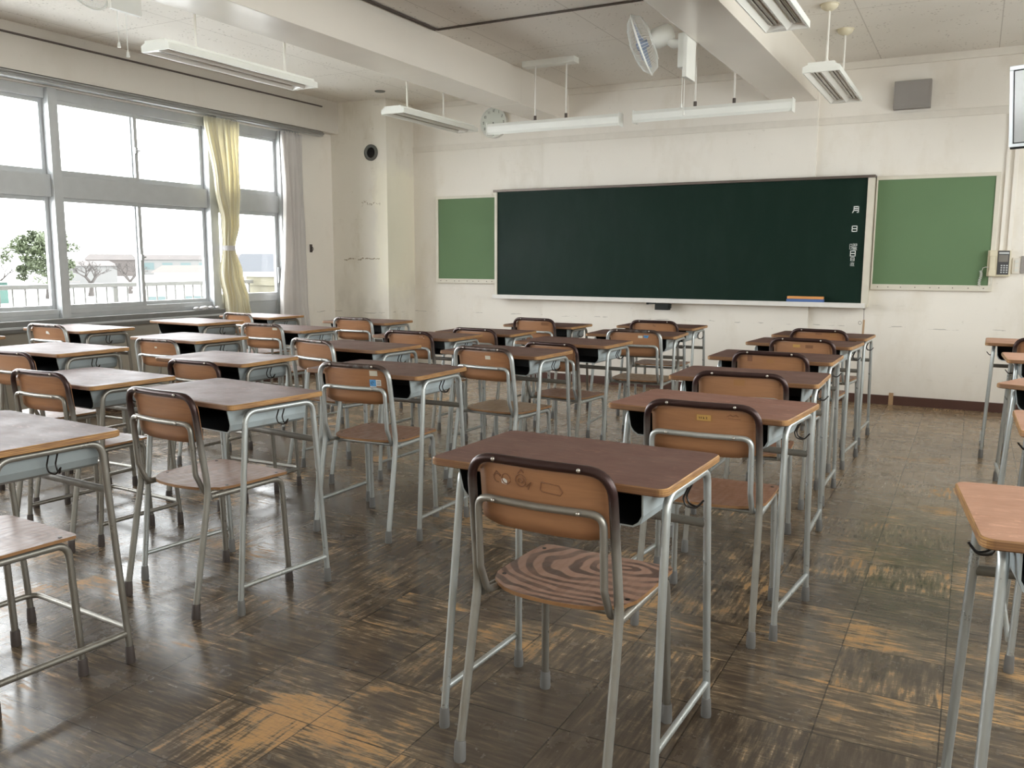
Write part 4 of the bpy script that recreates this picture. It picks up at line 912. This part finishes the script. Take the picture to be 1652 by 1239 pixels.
# ================================================================ chairs
ZTOP = .745
def make_chair(frame, seat, legs, cap):
    t = bpy.data.objects.new('school_chair', None); COL.objects.link(t); t.empty_display_size = .1
    R_ = .0108; kx, ky, kz = .180, .040, .42
    def back_y(z): return ky*(ZTOP-z)/(ZTOP-kz)
    zt = ZTOP-R_
    m_ = MB(); m_.tube(fillet([(-kx-.002, ky-.012, kz-.07), (-kx, ky, kz), (-.174, 0, zt), (0, -.010, zt), (.174, 0, zt), (kx, ky, kz), (kx+.002, ky-.012, kz-.07)], [.3, .062, 0, .062, .3], 8), R_, 12); m_.build('back_frame', frame, t)
    for sx in (-1, 1):
        m_ = MB(); m_.tube([(sx*.186, -.033, .035), (sx*(kx+.002), ky-.012, kz-.069)], R_, 12); lg = m_.build('leg', frame, t)
        m_ = MB(); m_.tube([(sx*.186, -.035, 0), (sx*.186, -.035, .006), (sx*.1858, -.0325, .046), (sx*.1858, -.032, .050)], [.014, .0148, .0135, .012], 12); m_.build('rubber_foot', cap, lg)
        m_ = MB(); m_.tube(fillet([(sx*.176, .378, .035), (sx*.170, .362, .390), (sx*.176, .05, .392)], .042, 8), R_*.95, 12); lg = m_.build('leg', legs, t)
        m_ = MB(); m_.tube([(sx*.176, .378, 0), (sx*.176, .378, .006), (sx*.1758, .3775, .046), (sx*.1758, .377, .050)], [.014, .0148, .0135, .012], 12); m_.build('rubber_foot', cap, lg)
    # inner rail: across the backrest, down inside the frame and forward under the seat
    xr = .156; zr = .640; yb = back_y(zr)-.012
    m_ = MB(); m_.tube(fillet([(-.150, .115, .396), (-.158, .045, .400), (-xr, .012, .47), (-xr, yb, zr), (0, yb-.012, zr), (xr, yb, zr), (xr, .012, .47), (.158, .045, .400), (.150, .115, .396)], [.03, .035, .03, 0, .03, .035, .03], 6), .0088, 10); m_.build('back_rail', legs, t)
    for yy in (.10, .30): m_ = MB(); m_.tube([(-.168, yy, .388), (.168, yy, .388)], .008, 8); m_.build('seat_support', legs, t)
    # curved plywood backrest
    nx, nz = 14, 6; z0, z1 = .572, ZTOP-.004; hw = .163; th = .008; vs = []
    for s_ in (0, 1):
        for j_ in range(nz+1):
            for i in range(nx+1):
                u_ = -1+2*i/nx; z = z0+(z1-z0)*j_/nz
                cut = 0.0
                if j_ == 0: cut = .012*(max(0, abs(u_)-.6)/.4)**2
                if j_ == nz: cut = -.040*(max(0, abs(u_)-.62)/.38)**2
                if j_ == nz-1: cut = -.016*(max(0, abs(u_)-.62)/.38)**2
                w = hw*(1-.0*j_)
                y = back_y(z)+.006-.022*(1-u_*u_)+.010+s_*th; vs.append((u_*w, y, z+cut))
    q = (nx+1)*(nz+1); fs = []
    for s_ in (0, 1):
        for j_ in range(nz):
            for i in range(nx):
                a = s_*q+j_*(nx+1)+i; f = (a, a+1, a+nx+2, a+nx+1); fs.append(f if s_ == 0 else f[::-1])
    for i in range(nx): fs.append((i, q+i, q+i+1, i+1)); b_ = nz*(nx+1); fs.append((b_+i, b_+i+1, q+b_+i+1, q+b_+i))
    for j_ in range(nz):
        for i in (0, nx): a = j_*(nx+1)+i; fs.append((a, a+nx+1, q+a+nx+1, q+a))
    m_ = MB(); m_.add(vs, fs, 0, True); bk = m_.build('backrest', 'back', t)
    bk.data.polygons.foreach_set('use_smooth', [abs(p.normal.y) > .8 for p in bk.data.polygons])
    for xx in (-.105, .105):
        for yy, z_ in ((-.018, zt+.001), (yb-.018, zr+.001)): m_ = MB(); m_.sphere((xx, yy, z_), .0050, 8); m_.build('screw', 'screw', bk)
    # seat
    P_ = []
    for k in range(13): u_ = -1+2*k/12; P_.append((u_*.168, .022+.075*abs(u_)**2.6))
    P_ = [(p[0], p[1]) for p in P_]
    P_ += [(.183, .135), (.186, .20), (.186, .30), (.184, .365)]
    P_ += [(.178, .383), (.160, .392), (0, .395), (-.160, .392), (-.178, .383)]
    P_ += [(-.184, .365), (-.186, .30), (-.186, .20), (-.183, .135)]
    # gentle scoop with a filled grid fan
    m_ = MB(); n = len(P_); rings = [1.0, .82, .6, .35]; cx, cy = 0, .215
    def zz(x, y): return .4135-.006*(1-(x/.19)**2)*max(0, 1-((y-.2)/.2)**2)+.006*max(0, (.12-y)/.1)**2-.004*max(0, (y-.33)/.06)**2
    o = 0; vs = []
    for r_ in rings:
        for p in P_: x, y = cx+(p[0]-cx)*r_, cy+(p[1]-cy)*r_; vs.append((x, y, zz(x, y)))
    vs.append((cx, cy, zz(cx, cy))); c_i = len(vs)-1
    fs = [(i*n+k, i*n+(k+1) % n, (i+1)*n+(k+1) % n, (i+1)*n+k) for i in range(len(rings)-1) for k in range(n)]+[((len(rings)-1)*n+k, (len(rings)-1)*n+(k+1) % n, c_i) for k in range(n)]
    m_.add(vs, fs, 0, True)
    vb = [(v[0], v[1], v[2]-.009) for v in vs]; m_.add(vb, [f[::-1] for f in fs], 1, True)
    m_.add([vs[k] for k in range(n)]+[vb[k] for k in range(n)], [(k, (k+1) % n, n+(k+1) % n, n+k) for k in range(n)], 1, False)
    st_ = m_.build('seat', [seat, 'seat_edge'], t)
    for xx, yy in ((-.162, .13), (.162, .13), (-.165, .345), (.165, .345)): m_ = MB(); m_.cyl((xx, yy, zz(xx, yy)-.002), (xx, yy, zz(xx, yy)+.0012), .0055, n=10); m_.build('screw', 'wire', st_)
    t['yb'] = 0
    return t
def back_pt(x, z):  # rear surface of the backrest
    u_ = x/.158; return .040*(ZTOP-z)/(ZTOP-.42)+.006-.022*(1-u_*u_)+.010-.0012
def patch(bk, x0, x1, z0, z1, mat, name='sticker', poly=None):
    m_ = MB(); n = 4; vs = []
    if poly is None: poly = [(x0, z0), (x1, z0), (x1, z1), (x0, z1)]
    vs = [(p[0], back_pt(p[0], p[1]), p[1]) for p in poly]; vs += [(v[0], v[1]+.0011, v[2]) for v in vs]; k = len(poly)
    m_.add(vs, [tuple(range(k)), tuple(range(k, 2*k))[::-1]]+[(i, (i+1) % k, k+(i+1) % k, k+i) for i in range(k)]); o = m_.build(name, mat, bk); return o
def scrib(bk, strokes, mat, name, w=.0016):
    m_ = MB()
    for st_ in strokes:
        m_.tube([(p[0], back_pt(p[0], p[1])-.0002, p[1]) for p in st_], w, 5)
    return m_.build(name, mat, bk)
CPROTO = {}
def place_chair(x, y, a, kind, label, group, deco=None):
    if kind not in CPROTO: t = make_chair(*KINDS[kind]); CPROTO[kind] = t; c = t
    if True: c = copy_tree(CPROTO[kind])
    c.location = (x, y, 0); c.rotation_euler = (0, 0, math.radians(a)); tag(c, label, 'chair', group)
    if deco:
        bk = [o for o in c.children if o.name.startswith('backrest')][0]; deco(bk)
    return c
KINDS = {'near': ('frame_brown', 'seat_worn', 'steel_old', 'cap'), 'brown': ('frame_brown', 'seat_brown', 'steel', 'cap'), 'old': ('frame_brown', 'seat_brown', 'steel_old', 'cap_dark'), 'grey': ('frame_grey', 'seat_tan', 'steel', 'cap'), 'grey2': ('frame_grey', 'seat_brown', 'steel', 'cap')}
def d_near(bk):
    def arc(cx, cz, r_, a0, a1, n=10): return [(cx+r_*math.cos(a0+(a1-a0)*k/n), cz+r_*math.sin(a0+(a1-a0)*k/n)) for k in range(n+1)]
    S_ = [arc(-.085, .688, .012, 0, 6.0), arc(-.110, .686, .010, .5, 5), [(-.122, .690), (-.112, .702), (-.100, .694)], arc(-.045, .690, .014, 0, 6.2), arc(-.045, .690, .006, 0, 6.2, 6), [(-.052, .706), (-.042, .716), (-.036, .708)], [(-.030, .678), (-.018, .690), (-.026, .672)],
          [(.005, .676), (.008, .694), (.050, .690), (.058, .676), (.052, .668), (.010, .672), (.005, .676)]]
    scrib(bk, S_, 'scribble', 'marker_doodle', .0013)
    patch(bk, 0, 0, 0, 0, 'paper_white', 'torn_sticker', [(-.098, .676), (-.084, .674), (-.082, .683), (-.090, .688), (-.099, .686)])
def d_gold(bk):
    patch(bk, -.020, .036, .682, .705, 'tape', 'tape_residue'); p = patch(bk, -.013, .030, .685, .703, 'gold', 'name_label')
    p.location.y = -.0008; s_ = scrib(bk, [[(-.006, .697), (-.004, .691)], [(.001, .697), (.001, .691)], [(.007, .697), (.010, .691), (.006, .692)], [(.015, .697), (.019, .696), (.016, .691), (.020, .691)]], 'ink', 'label_writing', .0009); s_.location.y = -.001
    scrib(bk, [[(.080, .703), (.088, .709), (.096, .703), (.104, .709), (.112, .703)], [(.082, .697), (.118, .695)]], 'scribble', 'faint_scratches', .0009)
def d_tape(bk): patch(bk, -.022, .020, .690, .714, 'tape', 'tan_tape')
def d_tape2(bk): patch(bk, -.015, .020, .688, .708, 'tape', 'tan_tape'); patch(bk, -.11, -.085, .690, .722, 'scribble', 'glue_mark')
def d_yellow(bk): patch(bk, -.05, -.010, .690, .706, 'gold', 'yellow_label'); patch(bk, .02, .06, .688, .706, 'scribble', 'glue_mark')
def d_front(bk): patch(bk, -.02, .02, .708, .718, 'scribble', 'dark_label'); patch(bk, .07, .11, .695, .722, 'tape', 'tan_tape')
def d_blue(bk):
    patch(bk, .080, .115, .694, .716, 'paper', 'paper_label'); patch(bk, .078, .106, .650, .678, 'blue', 'blue_sticker'); patch(bk, .106, .128, .652, .678, 'paper_white', 'sticker_text_field')
    patch(bk, .078, .106, .644, .650, 'paper_white', 'sticker_edge')
    s_ = scrib(bk, [[(.090+.006*math.cos(k), .664+.006*math.sin(k)) for k in range(6)], [(.110, .672), (.124, .672)], [(.110, .665), (.124, .665)], [(.110, .658), (.124, .658)]], 'ink', 'sticker_marks', .0009); s_.location.y = -.0006
def d_white(bk): patch(bk, .018, .048, .682, .700, 'paper', 'torn_label')
def d_whiteblue(bk):
    patch(bk, .030, .058, .690, .705, 'paper', 'paper_label'); patch(bk, 0, 0, 0, 0, 'blue', 'light_blue_sticker', [(.066, .693), (.090, .690), (.098, .707), (.066, .708)])
    s_ = scrib(bk, [[(.070, .700), (.076, .703), (.076, .697)], [(.082, .703), (.088, .698)]], 'ink', 'sticker_marks', .0010); s_.location.y = -.0006
def d_corner(bk): patch(bk, .090, .125, .700, .716, 'paper', 'corner_label')
def d_tri(bk): patch(bk, 0, 0, 0, 0, 'paper_white', 'white_triangle_sticker', [(-.005, .684), (.028, .680), (.018, .698), (.0, .700)])
def d_scrib(bk):
    S_ = [[(.062+.008*k, .700+(.010 if k % 2 else 0)) for k in range(9)], [(.062+.007*k, .690+(.006 if k % 2 else 0)) for k in range(9)]]
    scrib(bk, S_, 'scribble', 'marker_scribble', .0016)
def d_mark(bk): patch(bk, -.012, .006, .685, .694, 'paper', 'small_paper_scrap')
def d_holes(bk): scrib(bk, [[(.085, .708), (.090, .710)], [(.11, .700), (.114, .703)], [(.098, .712), (.103, .707)]], 'paper_white', 'white_scuffs', .0014)
def d_dot(bk): scrib(bk, [[(-.002, .712), (.0, .700)], [(.01, .706), (.012, .698)]], 'ink', 'ink_marks', .0018)
CHAIRS = [
 (-.810, 1.641, -2.0, 'near', 'nearest chair, with bold wood grain on its worn seat', 'B', d_near),
 (-.713, 2.613, 1.4, 'brown', 'chair with a small gold name label behind the reddish brown desk', 'B', d_gold),
 (-.785, 3.363, 5.0, 'brown', 'chair with one tan tape rectangle, third in the aisle column', 'B', d_tape),
 (-.843, 4.210, -2.3, 'brown', 'chair with faint glue mark at left, fourth in the aisle column', 'B', d_tape2),
 (-.838, 5.052, -4.3, 'brown', 'chair with a yellowish label, second from the wall in the aisle column', 'B', d_yellow),
 (-.862, 5.80, -6.0, 'brown', 'frontmost chair of the aisle column, below the chalkboard eraser', 'B', d_front),
 (-2.368, 1.943, -4.9, 'old', 'dark chair with a plain back left of the nearest desk', 'C', None),
 (-2.277, 2.892, 3.0, 'grey2', 'chair with a large blue sticker and a paper label', 'C', d_blue),
 (-2.155, 3.722, -6.0, 'grey', 'tan-seated chair with one torn white label in the middle', 'C', d_white),
 (-2.10, 4.40, -5.0, 'brown', 'chair half hidden between the torn label chair and the chipped desk', 'C', None, .715),
 (-1.886, 5.172, 2.3, 'grey', 'far chair with a white and a light blue sticker side by side', 'C', d_whiteblue),
 (-2.05, 6.04, 2.0, 'brown', 'frontmost chair with small ink marks below the chalkboard middle', 'C', d_dot),
 (-2.362, 1.10, -4.0, 'old', 'chair pushed under the worn desk at the left edge', 'D', None),
 (-3.325, 2.148, 1., 'old', 'dark brown chair near the left edge behind the worn desks', 'D', None, .726),
 (-3.25, 2.868, 0, 'old', 'chair seen over the glossy desk with only its back showing', 'D', None, .700),
 (-3.11, 3.545, -12.0, 'grey2', 'chair turned slightly aside, left of the blue sticker chair', 'D', None, .755),
 (-3.055, 4.365, -1.3, 'brown', 'chair with white scuffs on its upper right corner', 'D', d_holes),
 (-2.91, 4.93, -5.0, 'brown', 'chair in line with the left end of the chalkboard, mostly hidden', 'D', None, .73),
 (-2.925, 5.83, -3.0, 'brown', 'frontmost chair with a dark scribble at the upper right', 'D', d_scrib),
 (-4.054, 2.475, 1.2, 'old', 'chair cut by the left edge, in front of a glaring desk', 'E', None, .74),
 (-4.165, 3.418, 1.0, 'grey2', 'chair with a tiny paper scrap, one column in from the windows', 'E', d_mark, .72),
 (-4.268, 4.37, 3.0, 'grey2', 'chair with a white label in the upper right corner', 'E', d_corner),
 (-4.145, 5.194, 1.7, 'grey2', 'chair of the desk in front of the grimy corner column', 'E', None),
 (-5.14, 3.40, 1.1, 'grey2', 'chair with a white triangle sticker by the windows', 'F', d_tri, .77),
 (-5.31, 5.17, -6.0, 'grey2', 'small far chair below the yellow curtain', 'F', None),
 (.405, 5.74, 0., 'brown', 'far chair cut by the right edge', 'A', None),
]
GC = {k: v.replace('desks', 'chairs') for k, v in GN.items()}
for x, y, a, kd, lb_, g, dc, *zs_ in CHAIRS:
    dk = min(DESKS, key=lambda d: (d[0]-x)**2+(d[1]-.25-y)**2)
    ra = math.radians(dk[2]); ly = -math.sin(ra)*(x-dk[0])+math.cos(ra)*(y-dk[1]); tip = .17*abs(math.sin(math.radians(a)-ra)); over = ly+.232+tip
    if over > 0: x += math.sin(ra)*over; y -= math.cos(ra)*over
    c_o = place_chair(x, y, a, kd, lb_, GC[g], dc)
    if zs_: c_o.scale = (zs_[0]/ZTOP,)*3
def drop(o):
    for ch in list(o.children): drop(ch)
    bpy.data.objects.remove(o)
for t in list(CPROTO.values()): drop(t)
